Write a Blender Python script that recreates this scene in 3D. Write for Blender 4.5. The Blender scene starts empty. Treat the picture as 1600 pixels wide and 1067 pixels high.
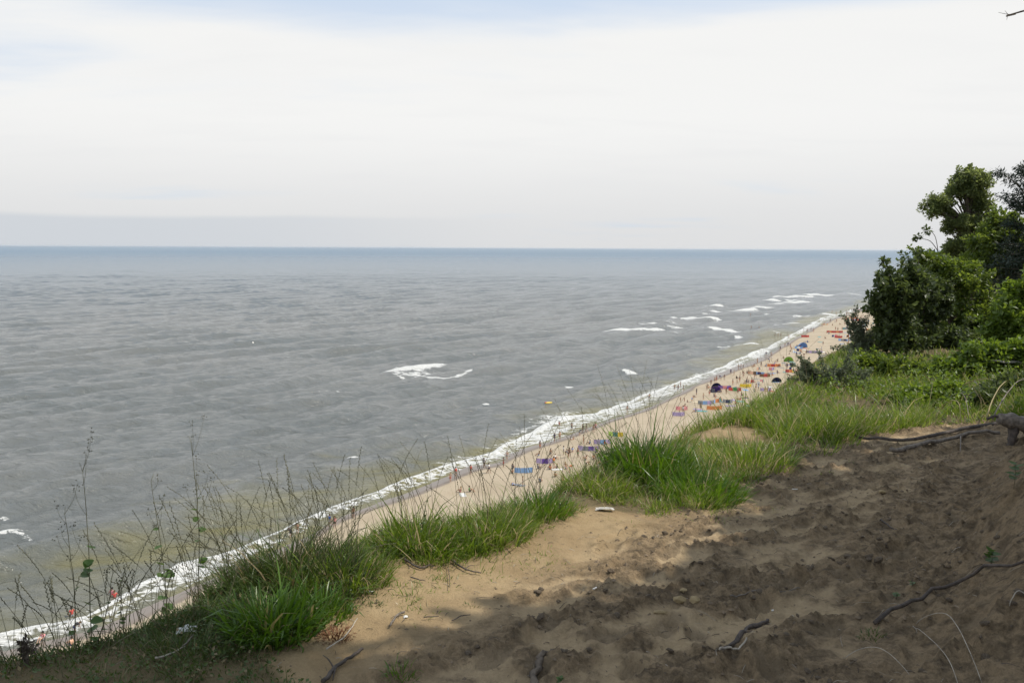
import bpy, math, random
import numpy as np
from mathutils import Matrix, Vector
random.seed(7); RNG = np.random.default_rng(11)
SC = bpy.context.scene; COL = SC.collection
# ------------------------------------------------------------------ camera
EYE = 38.0                      # the eye stands 38 m above the sea
F = 1250.0; PW, PH = 1600.0, 1067.0
cam_d = bpy.data.cameras.new('camera'); cam = bpy.data.objects.new('camera', cam_d); COL.objects.link(cam)
cam_d.sensor_width = 36.0; cam_d.lens = 36.0 * F / PW; cam_d.clip_start = 0.05; cam_d.clip_end = 90000
PITCH = math.radians(-6.67); ROLL = math.radians(-0.29)
CM = Matrix.Rotation(math.pi / 2 + PITCH, 3, 'X') @ Matrix.Rotation(-ROLL, 3, 'Z')
cam.matrix_world = Matrix.Translation((0, 0, EYE)) @ CM.to_4x4()
SC.camera = cam
# ------------------------------------------------------------------ light, sky, exposure
SUN_EL = math.radians(56); SUN_AZ = math.radians(4)     # azimuth measured from +X towards +Y
SUN_DIR = Vector((math.cos(SUN_EL) * math.cos(SUN_AZ), math.cos(SUN_EL) * math.sin(SUN_AZ), math.sin(SUN_EL)))
sun_d = bpy.data.lights.new('sun', 'SUN'); sun_d.energy = 4.3; sun_d.angle = math.radians(0.55); sun_d.color = (1.0, 0.93, 0.82)
sun = bpy.data.objects.new('sun', sun_d); COL.objects.link(sun); sun.location = (60, 20, 120)
sun.rotation_euler = SUN_DIR.to_track_quat('Z', 'Y').to_euler()
W = bpy.data.worlds.new('World'); SC.world = W; W.use_nodes = True
SC.view_settings.view_transform = 'Standard'; SC.view_settings.look = 'None'
SC.view_settings.exposure = 0; SC.view_settings.gamma = 1; SC.view_settings.use_curve_mapping = False
SC.render.engine = 'CYCLES'
SC.cycles.max_bounces = 8; SC.cycles.transparent_max_bounces = 4; SC.cycles.use_denoising = True
SC.cycles.sample_clamp_indirect = 6

class NT:
    """tiny helper round a node tree"""
    def __init__(s, nt): s.nt = nt; s.N = nt.nodes; s.L = nt.links
    def new(s, t, **k):
        n = s.N.new(t)
        for a, b in k.items(): setattr(n, a, b)
        return n
    def link(s, a, b): s.L.new(a, b)
    def val(s, sock, v):
        if hasattr(v, 'is_output'): s.link(v, sock)
        else: sock.default_value = v
    def math(s, op, a, b=0.0, c=0.0, clamp=False):
        n = s.new('ShaderNodeMath', operation=op, use_clamp=clamp)
        s.val(n.inputs[0], a); s.val(n.inputs[1], b)
        if op in ('MULTIPLY_ADD', 'SMOOTH_MIN'): s.val(n.inputs[2], c)
        return n.outputs[0]
    def mix(s, f, a, b, blend='MIX'):
        n = s.new('ShaderNodeMix', data_type='RGBA', blend_type=blend)
        s.val(n.inputs[0], f)
        s.val(n.inputs[6], a if hasattr(a, 'is_output') else (*a, 1)); s.val(n.inputs[7], b if hasattr(b, 'is_output') else (*b, 1))
        return n.outputs[2]
    def smooth(s, v, lo, hi):
        n = s.new('ShaderNodeMapRange', interpolation_type='SMOOTHSTEP')
        s.val(n.inputs[0], v); n.inputs[1].default_value = lo; n.inputs[2].default_value = hi
        return n.outputs[0]
    def noise(s, vec, scale, detail=4, rough=0.55, dist=0.0):
        n = s.new('ShaderNodeTexNoise'); s.val(n.inputs['Vector'], vec)
        n.inputs['Scale'].default_value = scale; n.inputs['Detail'].default_value = detail
        n.inputs['Roughness'].default_value = rough; n.inputs['Distortion'].default_value = dist
        return n.outputs['Fac']
    def mapping(s, vec, scale=(1, 1, 1), rot=(0, 0, 0), loc=(0, 0, 0)):
        n = s.new('ShaderNodeMapping'); s.val(n.inputs[0], vec)
        n.inputs[1].default_value = loc; n.inputs[2].default_value = rot; n.inputs[3].default_value = scale
        return n.outputs[0]
    def attr(s, name):
        return s.new('ShaderNodeAttribute', attribute_name=name).outputs['Fac']

t = NT(W.node_tree); t.N.clear()
tc = t.new('ShaderNodeTexCoord').outputs['Generated']
sky = t.new('ShaderNodeTexSky', sky_type='NISHITA'); sky.sun_disc = False
sky.sun_elevation = SUN_EL; sky.sun_rotation = math.pi / 2 - SUN_AZ; sky.air_density = 1.0; sky.dust_density = 1.5
sep = t.new('ShaderNodeSeparateXYZ'); t.link(tc, sep.inputs[0]); dz = sep.outputs[2]
# thin cloud veil: projected on a flat layer so that it streaks towards the horizon
zc = t.math('ADD', t.math('MAXIMUM', dz, 0.0), 0.10)
comb = t.new('ShaderNodeCombineXYZ')
t.link(t.math('DIVIDE', sep.outputs[0], zc), comb.inputs[0]); t.link(t.math('DIVIDE', sep.outputs[1], zc), comb.inputs[1])
pl = t.mapping(comb.outputs[0], scale=(0.30, 0.75, 1), rot=(0, 0, math.radians(-14)), loc=(3.1, 1.7, 0))
n1 = t.noise(pl, 0.9, 5, 0.5, 0.4)
n2 = t.noise(pl, 3.4, 4, 0.55, 0.3)
veil = t.math('ADD', n1, t.math('MULTIPLY', t.math('SUBTRACT', n2, 0.5), 0.35))
thr = t.math('MULTIPLY', t.smooth(dz, 0.215, 0.30), 0.9)                                   # the veil thins out higher up
gap = t.smooth(t.math('SUBTRACT', t.math('ADD', thr, t.math('MULTIPLY', t.math('SUBTRACT', 0.5, veil), 2.6)), 0.0), 0.15, 1.0)
band = t.smooth(dz, 0.0, 0.16)
cl = t.mix(band, (7.4, 7.45, 7.5), (9.1, 9.1, 9.0))
cl = t.mix(t.math('MULTIPLY', t.smooth(n2, 0.45, 0.75), 0.14), cl, (7.4, 7.5, 7.7))
bank = t.math('MULTIPLY', t.math('SUBTRACT', 1.0, t.smooth(t.math('ADD', dz, t.math('MULTIPLY', t.math('SUBTRACT', t.noise(t.mapping(tc, scale=(1.5, 1.5, 6)), 1.5, 3), 0.5), 0.022)), 0.030, 0.038)),
              t.smooth(sep.outputs[0], 0.1, -0.45))
cl = t.mix(t.math('MULTIPLY', bank, 0.6), cl, (5.6, 6.1, 6.7))
bl = t.mix(0.72, sky.outputs[0], (7.2, 8.5, 10.3))
c = t.mix(t.math('MULTIPLY', gap, 0.85), cl, bl)
bg = t.new('ShaderNodeBackground'); t.link(c, bg.inputs[0]); bg.inputs[1].default_value = 0.1
t.link(bg.outputs[0], t.new('ShaderNodeOutputWorld').inputs[0])

# ------------------------------------------------------------------ numeric helpers
def vnoise(x, y, seed=0):
    x = np.asarray(x, float); y = np.asarray(y, float)
    xi = np.floor(x).astype(np.int64); yi = np.floor(y).astype(np.int64); fx = x - xi; fy = y - yi
    def h(a, b):
        n = (a * 374761393 + b * 668265263 + seed * 1442695041) & 0xffffffff
        n = ((n ^ (n >> 13)) * 1274126177) & 0xffffffff
        n = (n ^ (n >> 16)) & 0xffffffff
        return n / 4294967295.0
    u = fx * fx * fx * (fx * (fx * 6 - 15) + 10); w = fy * fy * fy * (fy * (fy * 6 - 15) + 10)
    a = h(xi, yi) * (1 - u) + h(xi + 1, yi) * u; b = h(xi, yi + 1) * (1 - u) + h(xi + 1, yi + 1) * u
    return (a * (1 - w) + b * w) * 2 - 1
def fbm(x, y, octaves=4, seed=0, gain=0.5):
    s = 0; a = 1.0; n = 0
    for k in range(octaves):
        s = s + a * vnoise(x * 2 ** k + 17.3 * k, y * 2 ** k - 9.1 * k, seed + k); n += a; a *= gain
    return s / n
def sstep(e0, e1, x):
    q = np.clip((x - e0) / (e1 - e0), 0, 1); return q * q * (3 - 2 * q)
def ray(px, py):
    d = CM @ Vector(((px - PW / 2) / F, -(py - PH / 2) / F, -1.0)); return d
def proj(p):
    q = CM.transposed() @ (Vector(p) - Vector((0, 0, EYE))); return (PW / 2 + F * q.x / -q.z, PH / 2 - F * q.y / -q.z)
def on_plane(px, py, z=0.0):
    d = ray(px, py); k = (z - EYE) / d.z; return Vector((d.x * k, d.y * k, z))
def at(px, py, Y):
    d = ray(px, py); k = Y / d.y; return Vector((d.x * k, Y, EYE + d.z * k))
DX, DY = 0.556, 0.8312          # direction of the coast
def UV(x, y): return x * DX + y * DY, x * DY - y * DX
def XY(u, v): return u * DX + v * DY, u * DY - v * DX

# ------------------------------------------------------------------ the lie of the land
_us = np.linspace(-60, 200, 2601)
_tt = np.interp(_us, [-60, -20, 0, 2.5, 4.1, 8.1, 13.5, 20, 30, 40, 200], [-1.7, -1.7, -1.74, -1.79, -1.87, -2.10, -2.3, -2.2, -1.75, -1.6, -1.6])
_k = np.ones(15) / 15; _tt = np.convolve(np.pad(_tt, 7, mode='edge'), _k, 'valid')
def top_z(x, y):
    u, v = UV(x, y)
    return np.interp(u, _us, _tt) + 0.16 * np.logaddexp(0, (v + 1.3) * 3) / 3 + 0.35 * np.minimum(np.logaddexp(0, (v - 0.25) * 3) / 3, 2.6)
def hit_top(px, py):
    d = ray(px, py); d = d / d.y; ks = np.arange(1.0, 40, 0.01); g = top_z(d.x * ks, ks); i = int(np.argmax(d.z * ks <= g)); return d.x * ks[i], ks[i]
LIP = [(-60, 1062), (0, 1047), (100, 1030), (200, 1004), (300, 966), (400, 928), (500, 888), (600, 852), (680, 842), (760, 834), (820, 812), (880, 782), (940, 748), (1000, 722), (1060, 700), (1110, 676), (1160, 664), (1210, 650), (1260, 632), (1310, 608)]
_lp = np.array(sorted([UV(*hit_top(*q_)) for q_ in LIP])); print('LIP', _lp[:, 1].round(2), _lp[:, 0].round(1))
_lu = np.concatenate([[-60, _lp[0, 0] - 2], _lp[:, 0], [_lp[-1, 0] + 4, 200]]); _lv = np.concatenate([[-4.2, -3.9], _lp[:, 1], [-3.4, -3.5]])
_eg = np.linspace(-60, 200, 5201); _ev = np.interp(_eg, _lu, _lv); _kk = np.hanning(11); _kk /= _kk.sum(); _ev = np.convolve(np.pad(_ev, 5, mode='edge'), _kk, 'valid')
def v_edge(u): return np.interp(u, _eg, _ev) + 0.05 * vnoise(u * 1.9, 8.1, 6) + 0.2 * vnoise(u * 0.5, 3.3, 5) * sstep(12, 20, u)
def base_z(x, y):
    """smooth ground height, absolute"""
    x = np.asarray(x, float); y = np.asarray(y, float); u, v = UV(x, y)
    z = np.interp(u, _us, _tt) + 0.16 * np.logaddexp(0, (v + 1.3) * 3) / 3 + 0.35 * np.minimum(np.logaddexp(0, (v - 0.25) * 3) / 3, 2.6)
    # trodden hollow of the path and the raised lip carrying the grass
    z = z + 0.05 * np.exp(-((v + 3.0) / 0.35) ** 2) * (0.6 + 0.6 * vnoise(u * 1.1, 2.0, 9))
    z = z + 0.50 * sstep(-.42, .30, v + .06 * vnoise(u * 3, 1.0, 15)) * sstep(3.0, 4.6, u) * sstep(8.6, 7.4, u)      # the bank under the stump
    d = np.maximum(v_edge(u) - v, 0.0)
    z = z - 0.87 * d * d / (d + 0.5) - 0.25 * fbm(u * 0.25, v * 0.25, 3, 3) * sstep(0.5, 6, d) * 4
    return z + EYE
def lumps(x, y):
    """relief of the trodden earth, by distance fine enough to be seen"""
    u, v = UV(x, y)
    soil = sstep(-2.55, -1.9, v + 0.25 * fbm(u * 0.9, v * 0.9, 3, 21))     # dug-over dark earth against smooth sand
    a = u * 0.92 + v * 0.39; b = -u * 0.39 + v * 0.92
    r = fbm(a * 2.6, b * 5.4, 5, 31, 0.62); r2 = fbm(a * 6.5 + 4, b * 11, 4, 41, 0.6)
    ridge = 1 - np.abs(fbm(a * 1.3 + 9, b * 3.1, 4, 51, 0.5)) * 2.2
    dz_ = soil * (0.042 * r + 0.045 * np.maximum(r2, -0.2) * (0.35 + 1.1 * sstep(-0.1, 0.4, r)) + 0.016 * ridge + 0.050 * np.abs(fbm(x * 13, y * 13, 4, 61, 0.75)) * sstep(-0.25, 0.2, r) + 0.012 * np.abs(fbm(a * 30, b * 40, 3, 63, 0.7)))
    dz_ = dz_ + 0.020 * fbm(x * 1.4, y * 1.4, 3, 71) + 0.010 * fbm(x * 7, y * 7, 4, 81, 0.6) + 0.004 * fbm(x * 40, y * 40, 2, 83)
    return dz_, soil, r
PRINTS = []
def footprints(x, y):
    z = np.zeros_like(x); m = np.zeros_like(x)
    for (cx, cy, an, L, wd, dp) in PRINTS:
        ca, sa = math.cos(an), math.sin(an)
        near = (np.abs(x - cx) < L * 1.6) & (np.abs(y - cy) < L * 1.6)
        if not near.any(): continue
        X = x[near] - cx; Y = y[near] - cy; p = (X * ca + Y * sa) / L; q = (-X * sa + Y * ca) / wd
        d = np.sqrt(p * p + q * q + 0.25 * p * q * q)
        z[near] += -dp * (1 - sstep(0.55, 0.95, d)) + dp * 0.55 * np.exp(-((d - 1.15) / 0.22) ** 2)
        m[near] = np.maximum(m[near], 1 - sstep(0.6, 0.95, d))
    return z, m
def hit(px, py, off=0.0):
    d = ray(px, py); d = d / d.y
    ks = np.arange(1.0, 70, 0.01); zz = EYE + d.z * ks; gz = base_z(d.x * ks, ks) + off
    i = np.argmax(zz <= gz)
    if zz[i] > gz[i]: i = len(ks) - 1
    return Vector((d.x * ks[i], ks[i], float(gz[i]) - off))
# hand-placed prints (pixel, direction in the ground plane, size) seen in the earth, then scattered ones
for (px, py, deg, L, wd, dp) in [(1150, 905, 52, .20, .08, .035), (1040, 985, 70, .15, .08, .03), (1250, 820, 40, .16, .08, .03), (1390, 770, 20, .15, .09, .05),
        (1200, 745, 40, .16, .07, .03), (1180, 955, 35, .14, .07, .03), (1400, 870, 45, .17, .10, .04), (950, 1000, 25, .15, .08, .025), (1290, 985, 40, .15, .08, .03),
        (1240, 915, 30, .15, .08, .03), (1060, 900, 60, .15, .07, .025), (1330, 900, 30, .14, .08, .03), (1100, 835, 45, .16, .07, .025)]:
    p = hit(px, py); PRINTS.append((p.x, p.y, math.radians(deg), L, wd, dp))
for k in range(90):
    u = random.uniform(-0.5, 9.5); v = random.uniform(-2.3, 0.3); x, y = XY(u, v)
    PRINTS.append((x, y, math.radians(random.gauss(55, 22)), random.uniform(.12, .16), random.uniform(.055, .07), random.uniform(.012, .03)))
def ground_z(x, y):
    x = np.atleast_1d(np.asarray(x, float)); y = np.atleast_1d(np.asarray(y, float))
    l, s, r = lumps(x, y); f, m = footprints(x, y)
    dist = np.hypot(x, y)
    return base_z(x, y) + l * sstep(60, 12, dist) + f * 0.9
def gz(x, y): return float(ground_z(x, y)[0])

# shoreline from the foam edges in the picture, as points on the sea
LOW = [(0, 1018), (80, 998), (160, 976), (240, 944), (320, 904), (400, 868), (472, 835), (517, 806), (585, 783), (630, 770), (675, 754), (720, 734), (770, 725), (812, 704),
       (868, 686), (937, 659), (975, 648), (1025, 628), (1081, 602), (1137, 581), (1194, 558), (1212, 544), (1262, 516), (1300, 498), (1349, 483), (1385, 470)]
UPP = [(0, 992), (120, 972), (200, 928), (280, 888), (340, 876), (450, 826), (506, 802), (551, 783), (619, 759), (675, 738), (720, 718), (770, 707), (812, 684), (844, 669), (881, 652),
       (928, 649), (956, 636), (1012, 615), (1062, 596), (1109, 581), (1156, 561), (1202, 542), (1249, 517), (1281, 499), (1319, 489), (1349, 479), (1385, 467)]
def uvline(pts):
    q = [UV(*on_plane(px, py)[:2]) for px, py in pts]; q.sort(); a = np.array(q)
    us = np.concatenate([[-400, a[0, 0] - 60], a[:, 0], [a[-1, 0] + 200, 4000]])
    vs = np.concatenate([[a[0, 1] + 12, a[0, 1] + 3], a[:, 1], [a[-1, 1] + 10, a[-1, 1] + 160]])
    g = np.linspace(-400, 4000, 8801); vv = np.interp(g, us, vs); k = np.hanning(17); k /= k.sum()
    return g, np.convolve(np.pad(vv, 8, mode='edge'), k, 'valid')
GL, VL = uvline(LOW); GU, VU = uvline(UPP)
def v_shore(u): return np.interp(u, GL, VL)
def v_foam(u): return np.minimum(np.interp(u, GU, VU), v_shore(u) - 1.6)
def beach_z(x, y):
    u, v = UV(np.asarray(x, float), np.asarray(y, float)); s = v - v_shore(u)
    return np.where(s < 0, np.maximum(s * 0.05 + np.minimum(s + 1.5, 0) * 0.16, -4.0), 0.05 * s) + np.where(s > 6, -0.02 * (s - 6), 0) + 0.35 * sstep(24, 44, s) + 0.05 * fbm(x * 0.12, y * 0.12, 3, 91) * sstep(1, 8, s)
def on_beach(px, py):
    z = 0.5
    for k in range(4):
        p = on_plane(px, py, z); z = float(beach_z(p.x, p.y))
    return Vector((p.x, p.y, z))

# ------------------------------------------------------------------ object helpers
def mesh_np(name, V, Fq, attrs=None, smooth=True, mat=None):
    """mesh from numpy verts and an (n,k) face array (or a list of such arrays)"""
    if not isinstance(Fq, (list, tuple)): Fq = [Fq]
    Fq = [f for f in Fq if len(f)]
    V = np.asarray(V, np.float32); me = bpy.data.meshes.new(name)
    me.vertices.add(len(V)); me.vertices.foreach_set('co', V.ravel())
    tot = np.concatenate([np.full(len(f), f.shape[1]) for f in Fq]); idx = np.concatenate([f.ravel() for f in Fq])
    me.loops.add(len(idx)); me.loops.foreach_set('vertex_index', idx.astype(np.int32))
    me.polygons.add(len(tot)); st = np.concatenate([[0], np.cumsum(tot)[:-1]])
    me.polygons.foreach_set('loop_start', st.astype(np.int32)); me.polygons.foreach_set('loop_total', tot.astype(np.int32))
    me.update(calc_edges=True)
    me.polygons.foreach_set('use_smooth', np.full(len(tot), smooth))
    for k, a in (attrs or {}).items():
        at_ = me.attributes.new(k, 'FLOAT', 'POINT'); at_.data.foreach_set('value', np.asarray(a, np.float32).ravel())
    if mat: me.materials.append(mat)
    return me
def link(name, me, parent=None, loc=None):
    o = bpy.data.objects.new(name, me); COL.objects.link(o)
    if parent is not None: o.parent = parent
    if loc is not None: o.location = loc
    return o
def tag(o, label=None, cat=None, group=None, kind=None):
    if label: o['label'] = label
    if cat: o['category'] = cat
    if group: o['group'] = group
    if kind: o['kind'] = kind
    return o
def empty(name, loc, rz=0.0):
    o = bpy.data.objects.new(name, None); COL.objects.link(o); o.location = loc; o.rotation_euler = (0, 0, rz); o.empty_display_size = 0.1
    return o
def grid(U, Vv):
    nu, nv = len(U), len(Vv); i = np.arange(nu - 1)[:, None] * nv + np.arange(nv - 1)[None, :]
    return np.stack([i, i + nv, i + nv + 1, i + 1], -1).reshape(-1, 4)
def tube_arrays(pts, rad, sides=6, cap=True, wob=0.0, rng=RNG):
    P = np.array([list(p) for p in pts], float); n = len(P); rad = np.broadcast_to(np.asarray(rad, float), (n,))
    T = np.gradient(P, axis=0); T /= np.linalg.norm(T, axis=1)[:, None] + 1e-9
    up = np.array([0.03, 0.05, 1.0]) if abs(T[:, 2]).mean() < 0.9 else np.array([1.0, 0.02, 0])
    A = np.cross(T, up); A /= np.linalg.norm(A, axis=1)[:, None] + 1e-9; B = np.cross(T, A)
    th = np.arange(sides) * 2 * math.pi / sides
    R = rad[:, None] * (1 + (wob * rng.uniform(-1, 1, (n, sides)) if wob else 0))
    V = P[:, None, :] + A[:, None, :] * (R * np.cos(th))[..., None] + B[:, None, :] * (R * np.sin(th))[..., None]
    V = V.reshape(-1, 3); i = np.arange(n - 1)[:, None] * sides; j = np.arange(sides)[None, :]; j2 = (j + 1) % sides
    Q = np.stack([i + j, i + j2, i + sides + j2, i + sides + j], -1).reshape(-1, 4)
    T3 = np.zeros((0, 3), int)
    if cap:
        V = np.vstack([V, P[0], P[-1]]); a = len(V) - 2; jj = np.arange(sides); j2 = (jj + 1) % sides
        T3 = np.vstack([np.stack([np.full(sides, a), j2, jj], -1), np.stack([np.full(sides, a + 1), (n - 1) * sides + jj, (n - 1) * sides + j2], -1)])
    return V, Q, T3
class MB:
    def __init__(s): s.V = []; s.Q = []; s.T = []; s.n = 0
    def add(s, V, Q=None, T=None):
        if Q is not None and len(Q): s.Q.append(np.asarray(Q) + s.n)
        if T is not None and len(T): s.T.append(np.asarray(T) + s.n)
        s.V.append(np.asarray(V, float)); s.n += len(V)
    def tube(s, pts, rad, sides=6, **k): s.add(*tube_arrays(pts, rad, sides, **k))
    def mesh(s, name, mat, smooth=True, attrs=None):
        Fs = ([np.vstack(s.Q)] if s.Q else []) + ([np.vstack(s.T)] if s.T else [])
        return mesh_np(name, np.vstack(s.V), Fs, attrs, smooth, mat)
def spline(pts, n):
    P = np.array([list(p) for p in pts], float); tt = np.linspace(0, len(P) - 1, n); out = []
    for q in tt:
        i = min(int(q), len(P) - 2); f = q - i
        p0 = P[max(i - 1, 0)]; p1 = P[i]; p2 = P[i + 1]; p3 = P[min(i + 2, len(P) - 1)]
        out.append(0.5 * (2 * p1 + (p2 - p0) * f + (2 * p0 - 5 * p1 + 4 * p2 - p3) * f * f + (3 * p1 - p0 - 3 * p2 + p3) * f ** 3))
    return np.array(out)

# ------------------------------------------------------------------ materials
def mat(name):
    m = bpy.data.materials.new(name); m.use_nodes = True; q = NT(m.node_tree); q.N.clear()
    out = q.new('ShaderNodeOutputMaterial'); b = q.new('ShaderNodeBsdfPrincipled'); q.link(b.outputs[0], out.inputs[0])
    return m, q, b, out
def plain(name, col, rough=0.7, var=0.25, scale=8.0, bump=0.0, bscale=30.0):
    m, q, b, out = mat(name); pos = q.new('ShaderNodeTexCoord').outputs['Object']
    n = q.noise(pos, scale, 4, 0.6)
    lo = tuple(x * (1 - var) for x in col); hi = tuple(min(1, x * (1 + var)) for x in col)
    q.link(q.mix(q.smooth(n, 0.3, 0.7), lo, hi), b.inputs['Base Color']); b.inputs['Roughness'].default_value = rough
    if bump:
        bp = q.new('ShaderNodeBump'); bp.inputs['Strength'].default_value = bump; bp.inputs['Distance'].default_value = 0.01
        q.link(q.noise(pos, bscale, 4, 0.65), bp.inputs['Height']); q.link(bp.outputs[0], b.inputs['Normal'])
    return m
def leafy(name, cols, trans=0.45, rough=0.5, dry=None, dryf=0.0, patch=0.8):
    """foliage: colour drawn per leaf or blade, drifting slowly over the ground"""
    m, q, b, out = mat(name)
    rnd = q.new('ShaderNodeNewGeometry').outputs['Random Per Island']; pos = q.new('ShaderNodeNewGeometry').outputs['Position']
    ramp = q.new('ShaderNodeValToRGB'); e = ramp.color_ramp.elements
    while len(e) < len(cols): e.new(0.5)
    for i, cc in enumerate(cols): e[i].position = i / (len(cols) - 1); e[i].color = (*cc, 1)
    q.link(q.math('ADD', q.math('MULTIPLY', rnd, 0.62), q.math('MULTIPLY', q.smooth(q.noise(pos, patch, 3, 0.6), 0.25, 0.75), 0.38)), ramp.inputs[0])
    c_ = ramp.outputs[0]
    if dry:
        r2 = q.math('FRACT', q.math('MULTIPLY', rnd, 37.7)); c_ = q.mix(q.math('LESS_THAN', r2, dryf), c_, dry)
    q.link(c_, b.inputs['Base Color']); b.inputs['Roughness'].default_value = rough; b.inputs['Specular IOR Level'].default_value = 0.5
    tr = q.new('ShaderNodeBsdfTranslucent'); tc_ = q.mix(0.5, c_, (0.30, 0.42, 0.05)) if trans else c_
    q.link(c_, tr.inputs[0]); hs = q.new('ShaderNodeHueSaturation'); hs.inputs['Value'].default_value = 1.5; hs.inputs['Saturation'].default_value = 1.1; hs.inputs['Hue'].default_value = 0.485
    q.link(c_, hs.inputs['Color']); q.link(hs.outputs[0], tr.inputs[0])
    mx = q.new('ShaderNodeMixShader'); mx.inputs[0].default_value = trans
    q.link(b.outputs[0], mx.inputs[1]); q.link(tr.outputs[0], mx.inputs[2]); q.link(mx.outputs[0], out.inputs[0])
    return m
M = {}
M['grass'] = leafy('grass_blade', [(.060, .115, .014), (.110, .180, .024), (.165, .235, .040), (.23, .27, .085)], 0.45, 0.36, (.40, .34, .19), 0.14)
M['lush'] = leafy('lush_grass_blade', [(.040, .095, .012), (.075, .155, .018), (.125, .21, .03)], 0.42, 0.36, (.28, .24, .10), 0.03)
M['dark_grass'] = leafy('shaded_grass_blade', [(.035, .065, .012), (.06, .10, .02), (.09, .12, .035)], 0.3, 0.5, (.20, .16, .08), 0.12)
M['straw'] = leafy('dry_straw', [(.22, .17, .08), (.34, .28, .14), (.42, .36, .20)], 0.2, 0.7)
M['stem'] = leafy('seed_stem', [(.065, .065, .03), (.10, .095, .045), (.15, .14, .07)], 0.1, 0.6)
M['weed'] = leafy('weed_leaf', [(.05, .10, .02), (.08, .15, .03)], 0.4, 0.45)
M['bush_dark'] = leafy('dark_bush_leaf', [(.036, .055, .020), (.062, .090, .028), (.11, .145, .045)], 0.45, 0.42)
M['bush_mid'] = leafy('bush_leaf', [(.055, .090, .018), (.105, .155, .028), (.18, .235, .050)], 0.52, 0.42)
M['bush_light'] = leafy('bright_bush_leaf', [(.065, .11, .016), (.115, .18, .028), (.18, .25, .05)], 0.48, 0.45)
M['birch'] = leafy('treetop_leaf', [(.09, .12, .045), (.15, .19, .065), (.21, .25, .095)], 0.55, 0.45)
M['grey_leaf'] = leafy('grey_shrub_leaf', [(.06, .085, .045), (.11, .135, .075), (.17, .19, .12)], 0.35, 0.5)
M['spruce'] = leafy('spruce_needle', [(.012, .026, .014), (.022, .042, .020)], 0.1, 0.5)
M['bark'] = plain('bark', (.10, .08, .06), 0.9, 0.4, 12, 0.8, 60)
M['wood'] = plain('weathered_wood', (.16, .135, .11), 0.85, 0.4, 25, 0.6, 90)
M['darkwood'] = plain('dark_damp_wood', (.075, .06, .05), 0.85, 0.4, 25, 0.6, 90)
M['palewood'] = plain('pale_dry_twig', (.36, .32, .26), 0.8, 0.3, 25, 0.3, 90)
M['root'] = plain('root', (.12, .095, .07), 0.9, 0.4, 20, 0.8, 70)
M['paper'] = plain('crumpled_paper', (.62, .62, .60), 0.75, 0.08, 30, 0.2, 60)
M['stone'] = plain('tan_stone', (.33, .25, .13), 0.85, 0.25, 14, 0.6, 50)
M['litter_grey'] = plain('grey_litter', (.42, .40, .36), 0.8, 0.3, 20)
M['rust'] = leafy('rusty_needle', [(.10, .045, .02), (.16, .07, .03), (.2, .10, .05)], 0.1, 0.8)
M['butt'] = plain('white_paper_tube', (.7, .68, .64), 0.7, 0.08)
M['concrete'] = plain('grey_slab', (.27, .26, .23), 0.9, 0.2, 6, 0.4)

# earth and sand of the cliff top
m, q, b, out = mat('earth'); M['earth'] = m
pos = q.new('ShaderNodeNewGeometry').outputs['Position']
soil = q.attr('soil'); relief_and_shade = q.attr('relief_and_shade'); tread = q.attr('tread'); turf = q.attr('turf')
nA = q.noise(pos, 2.3, 5, 0.6, 0.3); nB = q.noise(pos, 9.0, 8, 0.76, 0.4); nC = q.noise(pos, 70.0, 3, 0.7); nD = q.noise(pos, 320.0, 2, 0.7)
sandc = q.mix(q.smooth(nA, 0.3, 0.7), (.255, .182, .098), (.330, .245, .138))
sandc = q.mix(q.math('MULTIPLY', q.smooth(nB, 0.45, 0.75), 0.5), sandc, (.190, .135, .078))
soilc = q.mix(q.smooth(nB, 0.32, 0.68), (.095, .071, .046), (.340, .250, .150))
pale = q.smooth(q.math('ADD', q.math('MULTIPLY', relief_and_shade, -0.9), q.math('MULTIPLY', nA, 1.2)), 0.50, 0.80)
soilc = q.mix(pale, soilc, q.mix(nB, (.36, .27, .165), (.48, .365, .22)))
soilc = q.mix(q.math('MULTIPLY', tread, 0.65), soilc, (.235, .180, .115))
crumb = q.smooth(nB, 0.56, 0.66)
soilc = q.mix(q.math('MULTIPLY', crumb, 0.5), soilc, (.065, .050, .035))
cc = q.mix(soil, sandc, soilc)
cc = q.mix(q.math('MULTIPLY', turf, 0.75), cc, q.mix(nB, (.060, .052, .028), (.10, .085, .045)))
grain = q.math('ADD', 0.72, q.math('MULTIPLY', q.math('ADD', q.math('MULTIPLY', nC, 0.6), q.math('MULTIPLY', nD, 0.4)), 0.56))
mul = q.new('ShaderNodeVectorMath', operation='SCALE'); q.link(cc, mul.inputs[0]); q.link(grain, mul.inputs['Scale'])
q.link(mul.outputs[0], b.inputs['Base Color']); b.inputs['Roughness'].default_value = 0.95; b.inputs['Specular IOR Level'].default_value = 0.15
bp = q.new('ShaderNodeBump'); bp.inputs['Strength'].default_value = 1.0; bp.inputs['Distance'].default_value = 0.02
hgt = q.math('ADD', q.math('MULTIPLY', nC, 0.45), q.math('MULTIPLY', nD, 0.14))
hgt = q.math('ADD', hgt, q.math('MULTIPLY', q.math('MULTIPLY', q.noise(pos, 24.0, 6, 0.72), soil), 1.7))
q.link(hgt, bp.inputs['Height']); q.link(bp.outputs[0], b.inputs['Normal'])
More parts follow.
